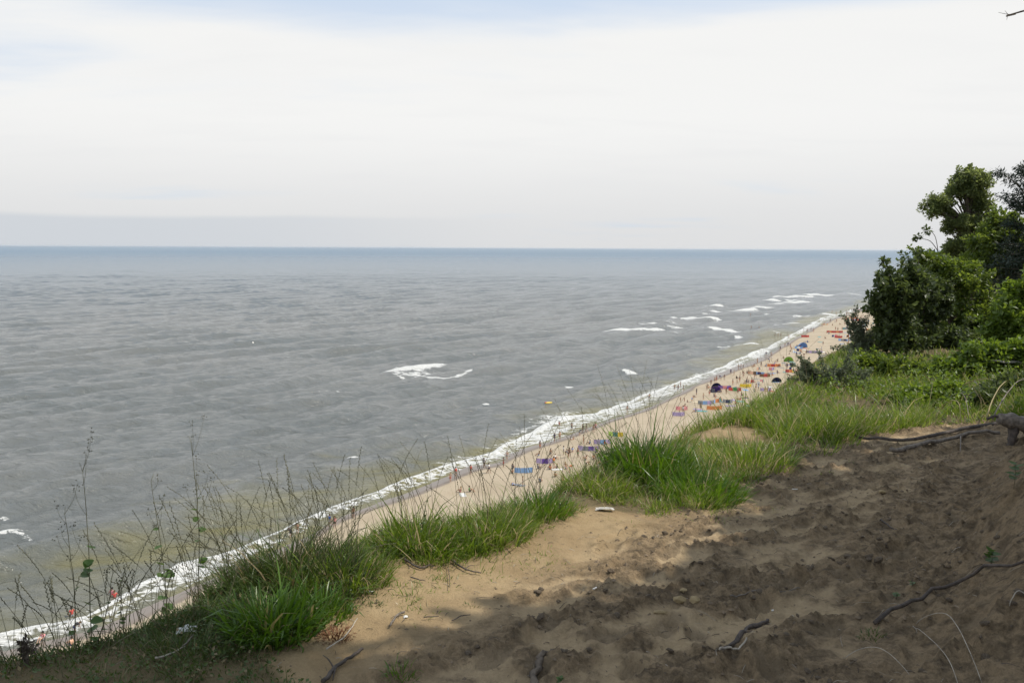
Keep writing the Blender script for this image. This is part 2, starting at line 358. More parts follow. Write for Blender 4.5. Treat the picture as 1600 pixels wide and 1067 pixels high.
# beach
m, q, b, out = mat('beach_sand'); M['beach'] = m
pos = q.new('ShaderNodeNewGeometry').outputs['Position']; wet = q.attr('wet')
nA = q.noise(pos, 0.16, 4, 0.6); nB = q.noise(pos, 1.6, 4, 0.7); nE = q.noise(pos, 5.0, 3, 0.7)
cc = q.mix(q.smooth(nA, 0.3, 0.7), (.33, .27, .19), (.39, .325, .236))
cc = q.mix(q.math('MULTIPLY', q.smooth(nB, 0.5, 0.7), 0.35), cc, (.32, .25, .18))
wf = q.smooth(q.math('ADD', wet, q.math('MULTIPLY', q.math('SUBTRACT', nB, 0.5), 0.3)), 0.25, 0.6)
cc = q.mix(wf, cc, (.185, .155, .130)); q.link(cc, b.inputs['Base Color'])
q.link(q.math('SUBTRACT', 0.95, q.math('MULTIPLY', q.smooth(wet, 0.5, 0.9), 0.62)), b.inputs['Roughness']); b.inputs['Specular IOR Level'].default_value = 0.4
bp = q.new('ShaderNodeBump'); bp.inputs['Strength'].default_value = 0.5; bp.inputs['Distance'].default_value = 0.25
q.link(q.math('MULTIPLY', q.math('ADD', nB, q.math('MULTIPLY', nE, 0.4)), q.math('SUBTRACT', 1.0, wf)), bp.inputs['Height']); q.link(bp.outputs[0], b.inputs['Normal'])
# sea
m, q, b, out = mat('sea_water'); M['sea'] = m
pos = q.new('ShaderNodeNewGeometry').outputs['Position']; foam = q.attr('foam'); shal = q.attr('shallow')
ang = math.atan2(0.78, 0.62)
al = q.mapping(pos, rot=(0, 0, -ang), scale=(0.45, 1.0, 1.0))
w1 = q.noise(al, 0.15, 3, 0.5, 0.7); w2 = q.noise(al, 0.45, 4, 0.6, 0.9); w3 = q.noise(al, 2.6, 4, 0.65); wb = q.noise(al, 0.02, 4, 0.6)
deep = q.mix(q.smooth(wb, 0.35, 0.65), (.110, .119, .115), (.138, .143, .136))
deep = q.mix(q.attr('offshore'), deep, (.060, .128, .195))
wc = q.mix(q.smooth(q.math('ADD', shal, q.math('MULTIPLY', q.math('SUBTRACT', w1, 0.5), 0.9)), 0.2, 1.0), deep, (.165, .148, .055))
fn = q.noise(q.mapping(pos, rot=(0, 0, -ang), scale=(0.5, 1.0, 1.0)), 0.9, 6, 0.75, 0.8)
fm = q.smooth(q.math('ADD', foam, q.math('MULTIPLY', q.math('SUBTRACT', fn, 0.5), 2.6)), 0.46, 0.66)
foamc = q.mix(q.smooth(q.noise(pos, 2.2, 4, 0.7), 0.35, 0.65), (.40, .41, .40), (.66, .66, .64))
q.link(q.mix(fm, wc, foamc), b.inputs['Base Color'])
q.link(q.math('ADD', q.math('ADD', 0.10, q.math('MULTIPLY', q.attr('offshore'), 0.22)), q.math('MULTIPLY', fm, 0.5)), b.inputs['Roughness']); b.inputs['IOR'].default_value = 1.33
hgt = q.math('ADD', q.math('MULTIPLY', w1, 1.05), q.math('ADD', q.math('MULTIPLY', w2, 0.72), q.math('MULTIPLY', w3, 0.20)))
bp = q.new('ShaderNodeBump'); bp.inputs['Strength'].default_value = 1.0; bp.inputs['Distance'].default_value = 1.15
q.link(hgt, bp.inputs['Height']); q.link(bp.outputs[0], b.inputs['Normal'])
# cloth and skin with the object's own colour
def own_colour(name, rough=0.8, trans=0.0, var=0.12):
    m, q, b, out = mat(name); oc = q.new('ShaderNodeObjectInfo').outputs['Color']
    n = q.noise(q.new('ShaderNodeTexCoord').outputs['Object'], 6.0, 3, 0.6)
    s = q.new('ShaderNodeVectorMath', operation='SCALE'); q.link(oc, s.inputs[0]); q.link(q.math('ADD', 1 - var, q.math('MULTIPLY', n, 2 * var)), s.inputs['Scale'])
    q.link(s.outputs[0], b.inputs['Base Color']); b.inputs['Roughness'].default_value = rough
    if trans:
        tr = q.new('ShaderNodeBsdfTranslucent'); q.link(s.outputs[0], tr.inputs[0]); mx = q.new('ShaderNodeMixShader'); mx.inputs[0].default_value = trans
        q.link(b.outputs[0], mx.inputs[1]); q.link(tr.outputs[0], mx.inputs[2]); q.link(mx.outputs[0], out.inputs[0])
    return m
M['cloth'] = own_colour('beach_cloth', 0.85, 0.3); M['skin'] = own_colour('skin', 0.55); M['wear'] = own_colour('swimwear', 0.8)
M['hair'] = own_colour('hair', 0.6, 0, 0.3); M['pole'] = plain('windbreak_pole', (.35, .26, .15), 0.7)
M['plastic'] = own_colour('inflatable_plastic', 0.35)
# ================================================================== SEA, BEACH, GROUND
rr = [50.0]
while rr[-1] < 60000:
    s = 0.0042 if rr[-1] < 330 else (0.0070 if rr[-1] < 1200 else (0.014 if rr[-1] < 4000 else 0.05)); rr.append(rr[-1] * (1 + s))
rr = np.array(rr)
th = np.radians(np.concatenate([np.arange(-75, -36, 1.0), np.arange(-36, 24, 0.13), np.arange(24, 62, 1.0)]))
R_, T_ = np.meshgrid(rr, th, indexing='ij'); X = R_ * np.sin(T_); Y = R_ * np.cos(T_)
u, v = UV(X, Y); s = v - v_shore(u); keep_s = -s
cell = R_ * 0.0038
H = np.zeros_like(X); base = math.atan2(0.80, 0.60)      # crest direction
rg = np.random.default_rng(5)
for k in range(44):
    L = 3.2 * (8.0 ** (k / 43.0)); a = base + rg.normal(0, 0.20 if L > 10 else 0.5); nx, ny = math.sin(a), -math.cos(a)
    amp = 0.0086 * L ** 0.92 * (1.0 + 0.30 * sstep(9, 18, np.array(L))) * rg.uniform(0.6, 1.2) * np.clip((L / cell - 2.5) / 3, 0, 1)
    ph = (X * nx + Y * ny) * 2 * math.pi / L + rg.uniform(0, 6.28) + 0.8 * vnoise(X / (L * 5), Y / (L * 5), 100 + k)
    H += amp * (1 + 0.8 * vnoise(X / (L * 3.1), Y / (L * 3.1), 200 + k)) * (np.sin(ph) + 0.25 * np.sin(2 * ph + 1.57))
fadeH = 0.12 + 0.88 * sstep(0.0, 22.0, keep_s); H *= fadeH
foamA = np.zeros_like(X)
# long swells humping up over the bars
for pts, hh, wd in [([(515, 738), (575, 722), (640, 706), (735, 690)], .75, 2.3), ([(0, 962), (90, 948), (170, 925), (240, 900)], .5, 2.0), ([(0, 925), (80, 915), (170, 900)], .4, 1.8),
                    ([(800, 658), (860, 652), (935, 640)], .45, 1.8), ([(250, 745), (340, 722), (440, 700)], .35, 2.6), ([(20, 650), (180, 628), (300, 605)], .3, 3.0), ([(330, 850), (440, 800), (520, 775)], .35, 1.8)]:
    P = spline([on_plane(*p) for p in pts], 24)
    best = np.full(X.shape, 1e9)
    for p in P: best = np.minimum(best, (X - p[0]) ** 2 + (Y - p[1]) ** 2)
    H += hh * np.exp(-best / (2 * wd * wd)) * (1 + 0.3 * vnoise(X * 0.2, Y * 0.2, 77))
CAPS = [([(607, 582), (640, 578)], 5, 1.0, .4), ([(630, 579), (662, 574), (688, 571)], 9, 1.0, .9), ([(618, 587), (690, 592), (737, 582)], 3, .72, .1), ([(622, 584), (660, 583), (705, 583)], 11, .62, 0), ([(950, 518), (990, 516), (1033, 515)], 4, 1.0, .5), ([(1030, 518), (1060, 521)], 2.5, .5, 0),
        ([(1007, 505), (1020, 506)], 4, .9, .5), ([(1057, 496), (1085, 498), (1121, 498)], 3.6, .95, .5), ([(1045, 504), (1070, 506)], 4, .5, .2), ([(1045, 511), (1085, 509)], 2.6, .7, .3),
        ([(1107, 514), (1159, 517)], 4, .9, .5), ([(1150, 486), (1176, 484)], 3.6, 1, .5), ([(1180, 482), (1203, 480)], 2.6, .9, .5), ([(1219, 464.5), (1264, 463)], 3, 1, .6),
        ([(1267, 461), (1305, 461)], 2.6, 1, .6), ([(1201, 470), (1216, 470)], 3, .95, .6), ([(1236, 468.5), (1251, 469)], 2.6, .9, .5), ([(1205, 475), (1224, 475)], 2, .8, .3), ([(1230, 473.5), (1262, 472)], 2.6, .9, .4),
        ([(1110, 478), (1125, 479)], 3.2, .95, .5), ([(1118, 486), (1122, 487)], 2.5, .8, .3), ([(1203, 489), (1208, 490)], 3, .9, .4), ([(1104, 490), (1112, 491)], 3, .7, .3), ([(1250, 493), (1259, 494)], 3.4, .9, .5), ([(1292, 491), (1297, 493)], 2.6, .8, .4),
        ([(1165, 538), (1177, 539)], 6, .95, .5), ([(1125, 540), (1165, 537)], 3, .6, .2), ([(1213, 506), (1245, 506)], 2.6, .75, .3), ([(938, 533), (945, 536)], 4, .6, .2), ([(983, 581), (994, 582)], 6, .95, .5),
        ([(886, 602), (894, 603)], 3.5, .85, .3), ([(757, 630), (763, 631)], 3.5, .8, .3), ([(0, 833), (24, 830), (48, 837)], 13, .68, .3), ([(0, 806), (12, 807)], 4, .6, .1), ([(500, 612), (550, 609)], 5, .38, 0), ([(800, 568), (850, 566)], 3, .3, 0),
        ([(866, 662), (878, 657), (886, 652)], 9, .9, .5), ([(543, 722), (558, 720)], 4, .8, .3), ([(1210, 518), (1230, 522)], 2.4, .5, .2), ([(1152, 528), (1156, 527)], 3, .8, .3), ([(1290, 513), (1300, 505)], 5, .6, .2), ([(1320, 459), (1345, 461)], 2, .6, .3),
        ([(620, 700), (650, 706)], 3, .3, 0), ([(1020, 430), (1024, 430)], 1.5, .4, 0), ([(950, 555), (1010, 549)], 3, .32, 0), ([(430, 560), (480, 556)], 2.5, .3, 0)]
for pts, wpx, st, hh in CAPS:
    P = spline([on_plane(*p) for p in pts], 20 if len(pts) > 1 else 2); Yc = float(P[:, 1].mean()); wd = max(0.45, wpx * Yc * Yc / (EYE * F) * 0.30)
    near = (np.abs(X - P[:, 0].mean()) < 90) & (np.abs(Y - Yc) < 90)
    xs, ys = X[near], Y[near]; best = np.full(xs.shape, 1e9); tpos = np.zeros_like(xs)
    for i, p in enumerate(P):
        d = (xs - p[0]) ** 2 + (ys - p[1]) ** 2; m_ = d < best; best[m_] = d[m_]; tpos[m_] = i / (len(P) - 1)
    env = np.sin(np.pi * np.clip(tpos * 0.86 + 0.1, 0, 1)) ** 0.4 * (0.9 + 0.25 * vnoise(xs * 0.5, ys * 0.5, 66))
    g = np.exp(-best / (2 * wd * wd * env * env + 1e-3) * 1.1) * st * np.where(st > .7, 1.35, 1.0)
    foamA[near] = np.maximum(foamA[near], np.clip(g, 0, 1.1)); H[near] += hh * np.exp(-best / (2 * (wd * 0.8) ** 2)) * env
# surf along the shore
wv = v_foam(u) + 0.8 * fbm(u * 0.16, v * 0.05, 3, 301) - 0.2; lo = v_shore(u) + 0.9 * fbm(u * 0.12, 5.0, 3, 302)
width = np.maximum(lo - wv, 1.5); tt = (v - wv) / width
gapn = vnoise(u * 0.07, 4.0, 340) * .5 + vnoise(u * 0.21, 9.0, 341) * .5
surf = sstep(-0.06, 0.04, tt) * np.maximum(1.15 * np.exp(-((tt - .10) / (.16 + .10 * gapn)) ** 2), (.56 + .25 * gapn) * sstep(1.08, .8, tt))
surf = np.maximum(surf, .75 * np.exp(-((tt - .55 - .25 * vnoise(u * .05, 3., 343)) / .09) ** 2)); surf = np.maximum(surf, .62 * np.exp(-((tt - 1.0) / .07) ** 2) * sstep(-.3, .3, gapn))
trail = 0.40 * sstep(-1.6, -0.1, tt) * sstep(0.1, -0.1, tt) * (0.5 + 0.9 * vnoise(u * 0.10, v * 0.3, 305))
foamA = np.maximum(foamA, np.maximum(surf, trail))
H += 0.45 * np.exp(-((v - wv - 0.5) / 0.9) ** 2) * (0.7 + 0.7 * vnoise(u * 0.09, 1.0, 307)) + 0.07 * surf * fbm(X * 1.7, Y * 1.7, 3, 309)
H = np.maximum(H, -.25 - .03 * np.clip(keep_s, 0, 40)); H *= sstep(3.2, 0.4, s); H += 0.03 * (s < 3)
H = np.where(s > 0.6, H - 0.03 * (s - 0.6), H)
shal = sstep(30 + 14 * sstep(160, 60, u), 3, keep_s) * (0.75 + 0.35 * vnoise(u * 0.03, v * 0.12, 311))
Fq = grid(rr, th).reshape(-1, 4)
sm = (s < 6.0).ravel(); Fq = Fq[sm[Fq].all(1)]
used = np.zeros(sm.size, bool); used[Fq.ravel()] = True; rem = np.cumsum(used) - 1
V = np.stack([X, Y, H], -1).reshape(-1, 3)[used]
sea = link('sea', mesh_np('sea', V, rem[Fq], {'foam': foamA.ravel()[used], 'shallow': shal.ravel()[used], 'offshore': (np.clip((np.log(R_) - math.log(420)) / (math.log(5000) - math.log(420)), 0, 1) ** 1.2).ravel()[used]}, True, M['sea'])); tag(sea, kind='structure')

ug = np.concatenate([np.arange(-120, 20, 2.5), np.arange(20, 700, 1.6), np.arange(700, 3000, 50)]); vr = np.concatenate([np.arange(-14, 12, 0.7), np.arange(12, 46, 1.6), [50, 60]])
Ug, Sg = np.meshgrid(ug, vr, indexing='ij'); Vg = Sg + v_shore(Ug); X, Y = XY(Ug, Vg); Z = beach_z(X, Y)
wetA = sstep(4.5, 0.6, Sg + 1.0 * fbm(Ug * 0.08, 2.0, 3, 320))
beach = link('beach', mesh_np('beach', np.stack([X, Y, Z], -1).reshape(-1, 3), grid(ug, vr)[:, ::-1], {'wet': wetA.ravel()}, True, M['beach'])); tag(beach, kind='structure')

# grass border on the land side, from the picture
BORD = [(-120, 1075), (0, 1062), (90, 1052), (200, 1030), (300, 1012), (400, 1022), (470, 990), (545, 945), (600, 892), (645, 872), (700, 884), (760, 870), (830, 838), (880, 802), (950, 795), (1020, 800), (1060, 808),
        (1110, 800), (1160, 768), (1220, 742), (1290, 705), (1330, 682), (1400, 672), (1500, 664), (1600, 650)]
_b = sorted([UV(*hit(px, py)[:2]) for px, py in BORD]); _b = np.array(_b); _b = np.vstack([[(-5, -1.0), (1.75, -1.35)], _b[(_b[:, 0] < 11.0) & (_b[:, 0] > 2.0)], [(11.8, .9), (14, 4), (20, 8)]])
def v_in(u): return np.interp(u, _b[:, 0], _b[:, 1])
BARE = [UV(*hit(1130, 676)[:2]), UV(*hit(1085, 672)[:2]), UV(*hit(1170, 680)[:2])]
def bare_mask(u, v):
    m_ = np.zeros(np.shape(u))
    for (bu, bv) in BARE: m_ = np.maximum(m_, np.exp(-((u - bu) / 0.7) ** 2 - ((v - bv) / 0.30) ** 2))
    return m_
def expgrid(a, b, d0, r):
    g = [a]
    while g[-1] < b: g.append(g[-1] + d0); d0 *= r
    return np.array(g)
ug = np.concatenate([-expgrid(0.6, 90, .02, 1.12)[::-1], np.arange(-0.58, 6.2, .0165), expgrid(6.22, 140, .017, 1.0075)])
vg = np.concatenate([-expgrid(3.9, 52, .03, 1.10)[::-1], np.arange(-3.88, 0.35, .0165), expgrid(0.37, 75, .02, 1.07)])
Ug, Vg = np.meshgrid(ug, vg, indexing='ij'); X, Y = XY(Ug, Vg)
l, soilA, r_ = lumps(X, Y); fz, tread = footprints(X, Y); dist = np.hypot(X, Y)
Z = base_z(X, Y) + l * sstep(60, 12, dist) + fz * 0.9
fd = np.maximum(beach_z(X, Y) - 1.2, -1.0); Z = np.where(Z < fd, fd, Z)
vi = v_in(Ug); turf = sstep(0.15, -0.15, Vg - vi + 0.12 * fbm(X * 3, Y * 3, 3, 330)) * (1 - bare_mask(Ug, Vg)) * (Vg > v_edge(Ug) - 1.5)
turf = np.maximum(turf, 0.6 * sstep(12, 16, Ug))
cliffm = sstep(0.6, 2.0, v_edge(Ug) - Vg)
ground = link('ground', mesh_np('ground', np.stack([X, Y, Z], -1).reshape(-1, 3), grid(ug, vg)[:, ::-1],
     {'soil': (soilA * (1 - cliffm)).ravel(), 'relief_and_shade': (r_ * 0.6 + .55 * sstep(-1.1, -.2, Vg)).ravel(), 'tread': tread.ravel(), 'turf': turf.ravel()}, True, M['earth'])); tag(ground, kind='structure')  # relief height, plus canopy shade painted into the soil colour towards the right

# ================================================================== GRASS
def blades(roots, length, az, lean, curl, width, seg=4):
    """arched ribbons; returns verts and quads"""
    n = len(roots); ts = np.linspace(0, 1, seg)[None, :]
    ca, sa = np.cos(az)[:, None], np.sin(az)[:, None]
    ang = lean[:, None] + curl[:, None] * ts                     # angle from vertical along the blade
    step = length[:, None] / (seg - 1)
    hx = np.concatenate([np.zeros((n, 1)), np.cumsum(np.sin(ang[:, :-1]) * step, 1)], 1); hz = np.concatenate([np.zeros((n, 1)), np.cumsum(np.cos(ang[:, :-1]) * step, 1)], 1)
    C = np.stack([roots[:, 0:1] + hx * ca, roots[:, 1:2] + hx * sa, roots[:, 2:3] + hz], -1)
    tw = RNG.uniform(0, math.pi, n)[:, None]; wv_ = (width[:, None] * np.array([0.7, 1.0, 0.75, 0.06] if seg == 4 else np.linspace(1, .1, seg))[None, :])
    ox = np.cos(tw + 0.5 * ts) * wv_ * 0.5; oy = np.sin(tw + 0.5 * ts) * wv_ * 0.5
    O = np.stack([ox, oy, np.zeros_like(ox)], -1)
    V = np.stack([C - O, C + O], 2).reshape(-1, 3)
    b0 = np.arange(n)[:, None] * seg * 2 + np.arange(seg - 1)[None, :] * 2
    return V, np.stack([b0, b0 + 1, b0 + 3, b0 + 2], -1).reshape(-1, 4)
def tuft_arrays(cx, cy, n, rad, L, spread=0.55, wid=0.0042, bias=None, base_lean=0.12, up=1.0):
    a = RNG.uniform(0, 2 * math.pi, n); r = rad * np.sqrt(RNG.uniform(0, 1, n)); x = cx + r * np.cos(a); y = cy + r * np.sin(a)
    z = ground_z(x, y) - 0.01
    az = a + RNG.normal(0, 0.7, n)
    if bias is not None: az = np.where(RNG.uniform(0, 1, n) < 0.35, bias + RNG.normal(0, 0.5, n), az)
    ln = L * RNG.uniform(0.35, 1.0, n) * (1.05 - 0.35 * r / rad) * np.where(RNG.uniform(0, 1, n) < .07, 1.55, .82); lean = base_lean + spread * (r / rad) * RNG.uniform(0.2, 1.0, n)
    curl = RNG.gamma(2.0, 0.5, n) * up + 0.1
    return blades(np.stack([x, y, z], -1), ln, az, lean, curl, wid * 1.35 * RNG.uniform(0.5, 1.4, n))
def area_grass(name, mname, pts, n_per, L, rad, label, spread=0.6, wid=0.0045, Lvar=0.35):
    mb = MB()
    for (x, y, k) in pts:
        mb.add(*tuft_arrays(x, y, int(n_per * random.uniform(0.6, 1.3)), rad * random.uniform(0.7, 1.4), L * k * random.uniform(1 - Lvar, 1 + Lvar), spread, wid))
    o = link(name, mb.mesh(name, M[mname], True)); tag(o, label, 'grass', kind='stuff'); return o
def scatter(n, u0, u1, inner=-0.05, outer=-0.22, dens=None):
    out = []; guard = 0
    while len(out) < n and guard < n * 40:
        guard += 1; u = random.uniform(u0, u1); a, b_ = float(v_edge(u)) + outer, float(v_in(u)) + inner
        v = random.uniform(a, b_)
        if outer > 0: a = float(v_in(u)) - .05
        if b_ < a: continue
        if float(bare_mask(u, v)) > 0.45: continue
        nz = float(fbm(np.array(u * 1.6), np.array(v * 1.6), 2, 400))
        if random.random() > 0.55 + nz * 0.9: continue
        x, y = XY(u, v); out.append((x, y, 1.0 + 0.5 * nz))
    return out
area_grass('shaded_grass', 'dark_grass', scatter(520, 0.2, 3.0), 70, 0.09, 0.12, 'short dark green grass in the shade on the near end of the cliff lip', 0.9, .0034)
area_grass('sparse_grass', 'grass', [(x, y, k) for x, y, k in scatter(260, 2.2, 9.5, 0.42, 0.35)], 7, 0.075, 0.09, 'single thin blades creeping from the grass onto the bare sand', 1.1, .003)
area_grass('cliff_edge_grass', 'grass', scatter(400, 3.2, 9.0), 85, 0.16, 0.12, 'bright green grass lining the cliff lip beside the sandy path')
area_grass('meadow_grass', 'grass', scatter(640, 8.5, 17.5, 0.1, -0.5), 85, 0.34, 0.22, 'tall pale green grass sweeping over the cliff top below the bushes', 0.7, .0062)
area_grass('dry_grass_stalks', 'straw', scatter(230, 5.0, 16.0, 0.0, -0.7), 9, 0.46, 0.25, 'thin straw-coloured stalks standing among the green grass', 0.35, .0032)
def lip(px, py):
    p = hit(px, py)
    while p.y > 4.6 and py < 1067 and px < 420: py += 2; p = hit(px, py)
    return p
def tuft(name, px, py, n, rad, L, stems, label, mname='lush', spread=0.6, wid=.005, stemL=(0.5, 0.85), lean=0.35, srad=None):
    p = lip(px, py); root = empty(name, (p.x, p.y, gz(p.x, p.y)))
    V, Q = tuft_arrays(p.x, p.y, int(n * .62), rad, L, spread, wid); V = V - np.array(root.location)
    bl_ = link('blades', mesh_np('blades', V, Q, None, True, M[mname]), root); bl_['kind'] = 'stuff'
    for k in range(stems):
        a = random.uniform(0, 6.28); r = (srad or rad) * random.uniform(0.1, 1.1); x, y = p.x + r * math.cos(a), p.y + r * math.sin(a)
        z0 = gz(x, y) - root.location.z; hL = random.uniform(*stemL); az = random.uniform(0, 6.28) if random.random() < 0.6 else random.gauss(math.pi, 0.6)
        le = abs(random.gauss(0, lean)); cu = random.uniform(0.1, 0.9) * (1.8 if random.random() < 0.15 else 1)
        pts = [np.array((x - p.x, y - p.y, z0))]; ns = 9
        for i in range(ns):
            an = le + cu * (i / ns) ** 1.6; pts.append(pts[-1] + hL / ns * np.array((math.sin(an) * math.cos(az), math.sin(an) * math.sin(az), math.cos(an))))
        mb = MB(); mb.tube(pts, np.linspace(.0017, .0008, len(pts)), 3, cap=False)
        P = np.array(pts); tot = len(P) - 1                       # seed head: small paired spikelets along the upper third
        for i in range(13):
            q_ = tot * (0.70 + 0.30 * i / 12); j = min(int(q_), tot - 1); c0 = P[j] + (P[j + 1] - P[j]) * (q_ - j); d = P[j + 1] - P[j]; d /= np.linalg.norm(d)
            sd = np.array((math.cos(az + 1.57), math.sin(az + 1.57), 0)) * (1 if i % 2 else -1)
            e = c0 + d * .012 + sd * .0038; mb.tube([c0, (c0 + e) / 2 + sd * .001, e], [.0008, .0026, .0005], 3, cap=False)
        link('seed_stem', mb.mesh('seed_stem', M['stem']), root)
    tag(root, label, 'grass tuft', 'grass tufts along the cliff lip'); return root
tuft('grass_tuft', 425, 985, 950, .20, .34, 0, 'broad-bladed lush green tuft in the shade at the lower edge of the near grass clump', 'lush', .75, .0085)
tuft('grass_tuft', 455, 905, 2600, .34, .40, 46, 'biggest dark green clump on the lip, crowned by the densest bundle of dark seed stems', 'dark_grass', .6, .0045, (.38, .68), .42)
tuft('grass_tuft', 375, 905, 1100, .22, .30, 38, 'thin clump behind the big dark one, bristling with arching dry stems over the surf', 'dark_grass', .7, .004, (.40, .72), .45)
tuft('grass_tuft', 535, 905, 1500, .26, .30, 30, 'mid green clump between the big dark clump and the sunny bright tuft', 'grass', .65, .0045, (.4, .7), .4)
tuft('grass_tuft', 500, 960, 500, .15, .26, 2, 'small dark tuft at the sand beside the rusty brown heap', 'lush', .6, .006)
tuft('grass_tuft', 648, 855, 1500, .22, .34, 26, 'bright sunlit tuft with a pale upright tip above the orange sand', 'grass', .55, .0055, (.4, .72), .3)
tuft('grass_tuft', 765, 840, 1200, .24, .30, 24, 'sunlit tuft with long arching blades leaning to the path', 'grass', .75, .005, (.45, .75), .38)
tuft('grass_tuft', 840, 800, 1100, .24, .30, 22, 'sunny green tuft before the blue windbreak on the beach', 'lush', .7, .005, (.45, .8), .35)
tuft('grass_tuft', 930, 760, 1300, .30, .36, 18, 'silvery green tuft lying over towards the crumpled grey litter', 'grass', .85, .005, (.5, .8), .4)
tuft('grass_tuft', 1010, 742, 2600, .36, .58, 26, 'tall upright dark green clump standing highest against the surf', 'lush', .4, .007, (.7, 1.05), .3)
tuft('grass_tuft', 1090, 775, 1500, .36, .42, 2, 'deep green clump half in shade where the sandy strip ends', 'lush', .7, .006)
tuft('grass_tuft', 1170, 730, 1500, .42, .44, 3, 'yellow-green clump between the bare hollow and the dark path', 'grass', .7, .006)
tuft('grass_tuft', 1130, 662, 1300, .45, .34, 10, 'low green fringe behind the bare sandy hollow', 'grass', .6, .006, (.5, .9), .3)
tuft('grass_tuft', 1260, 680, 1500, .5, .50, 8, 'large pale tussock above the end of the long branches', 'grass', .7, .0065, (.6, 1.0), .4)
tuft('grass_tuft', 1220, 640, 1300, .5, .42, 16, 'thin dry tussock on the lip, its stems crossing the orange windbreak', 'grass', .6, .006, (.7, 1.15), .3)
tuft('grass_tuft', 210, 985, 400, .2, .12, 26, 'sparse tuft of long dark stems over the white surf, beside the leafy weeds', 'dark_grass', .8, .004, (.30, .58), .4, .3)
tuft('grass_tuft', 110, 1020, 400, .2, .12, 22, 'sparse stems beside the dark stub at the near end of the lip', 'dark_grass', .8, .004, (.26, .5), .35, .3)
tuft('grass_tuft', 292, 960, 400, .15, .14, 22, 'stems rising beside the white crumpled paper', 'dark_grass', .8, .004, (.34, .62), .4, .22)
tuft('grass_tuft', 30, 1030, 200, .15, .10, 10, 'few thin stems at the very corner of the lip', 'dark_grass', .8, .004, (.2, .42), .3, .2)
for (px, py, n, r, L, lab, mn) in [(588, 945, 120, .035, .055, 'tiny dark tuft alone on the sand below the bright tuft', 'dark_grass'), (735, 945, 110, .06, .035, 'flat little tuft at the border of sunlight and shade', 'dark_grass'),
        (625, 1062, 150, .06, .10, 'fresh green tuft at the foot of the path beside the dark stick', 'lush'), (1365, 990, 130, .07, .07, 'dim little tuft in the dark earth near the long root', 'dark_grass'),
        (970, 770, 160, .08, .10, 'little tuft at the edge of the grey litter', 'grass'), (690, 905, 90, .05, .07, 'seedling tuft on the orange sand between twigs', 'grass'), (1130, 795, 140, .08, .12, 'shaded tuft at the toe of the deep green clump', 'lush'),
        (1480, 668, 100, .12, .10, 'yellowish tuft behind the two long branches', 'straw')]:
    tuft('grass_tuft', px, py, n, r, L, 0, lab, mn, .8, .0035)

# leafy weeds against the sea
def heart_leaf(size):
    n = 9; tt_ = np.linspace(0, 1, n); w_ = size * 0.46 * np.sin(np.pi * tt_ ** 0.62) ** 0.8; ya = tt_ * size
    V = [];
    for i in range(n): V += [(-w_[i], ya[i], 0.10 * w_[i]), (0, ya[i], -0.08 * size * math.sin(math.pi * tt_[i])), (w_[i], ya[i], 0.10 * w_[i])]
    Q = []
    for i in range(n - 1): Q += [(3 * i, 3 * i + 1, 3 * i + 4, 3 * i + 3), (3 * i + 1, 3 * i + 2, 3 * i + 5, 3 * i + 4)]
    return mesh_np('leaf', np.array(V), np.array(Q), None, True, M['weed'])
LEAF = [heart_leaf(.034), heart_leaf(.026), heart_leaf(.018)]
def weed(base_px, Yoff, top_px, label, leaves, forks=6, leafscale=1.0, lowsize=True):
    p = lip(*base_px); root = empty('tall_weed', (p.x, p.y, gz(p.x, p.y))); tp = at(top_px[0], top_px[1], p.y + Yoff)
    A = np.array(root.location); B = np.array(tp); mid = (A + B) / 2 + np.array((random.uniform(-.02, .02), 0, 0)); P = spline([A, mid, B], 14) - A
    P[1:-1, 0] += np.cumsum(RNG.normal(0, .0022, 12)); mb = MB(); mb.tube(P, np.linspace(.0030, .0010, 14), 4)
    ln = link('stem', mb.mesh('stem', M['stem']), root)
    H_ = np.linalg.norm(B - A)
    for k in range(forks):
        j = random.randint(6, 12); s0 = P[j]; a = random.uniform(0, 6.28); Lb = H_ * random.uniform(.10, .26); d = np.array((math.cos(a) * .45, math.sin(a) * .3, 1.0)); d /= np.linalg.norm(d)
        pts = [s0, s0 + d * Lb * .5 + np.array((math.cos(a), 0, 0)) * .012, s0 + d * Lb]; mb = MB(); mb.tube(spline(pts, 6), np.linspace(.0012, .0006, 6), 3)
        e = np.array(pts[-1])
        for i in range(5):                                   # tiny bud leaves at the fork's tip
            c0 = e + RNG.normal(0, .010, 3); mb.tube([c0, c0 + np.array((.004, 0, .005))], [.0035, .0006], 3)
        link('side_stem', mb.mesh('side_stem', M['stem']), root)
    for k in range(leaves):
        f_ = random.uniform(.06, .62) if lowsize else random.uniform(.1, .95); j = f_ * 13; i = int(j); c0 = P[i] + (P[i + 1] - P[i]) * (j - i)
        o = link('leaf', LEAF[0 if f_ < .35 else (1 if f_ < .6 else 2)], root, c0); o.rotation_euler = (random.uniform(-.5, .9), random.uniform(-.6, .6), random.uniform(0, 6.28)); o.scale = (leafscale,) * 3
    tag(root, label, 'weed', 'tall weeds over the sea'); return root
weed((142, 1002), .05, (124, 722), 'tall weed with round leaves low down and a yellow-green tip over the surf', 10, 5, 1.7)
weed((262, 955), .1, (240, 740), 'slender weed with four round leaves near its foot and bare fine top', 9, 6, 1.7)
weed((310, 905), .1, (296, 682), 'tallest weed, its forked bare top highest against the grey sea', 9, 9, 1.5)
weed((118, 990), .1, (102, 792), 'thin weed with brownish buds close beside the yellow-tipped weed', 3, 6)
weed((150, 1010), .0, (176, 880), 'short side weed with narrow leaves leaning away from the yellow-tipped weed', 6, 3)
weed((195, 990), .0, (192, 905), 'bushy short weed with a green leafy crown below the slender weed', 12, 2, .8, False)
p = weed((660, 850), .0, (672, 775), 'pale green upright shoot in the bright sunlit tuft', 26, 0, .8, False)
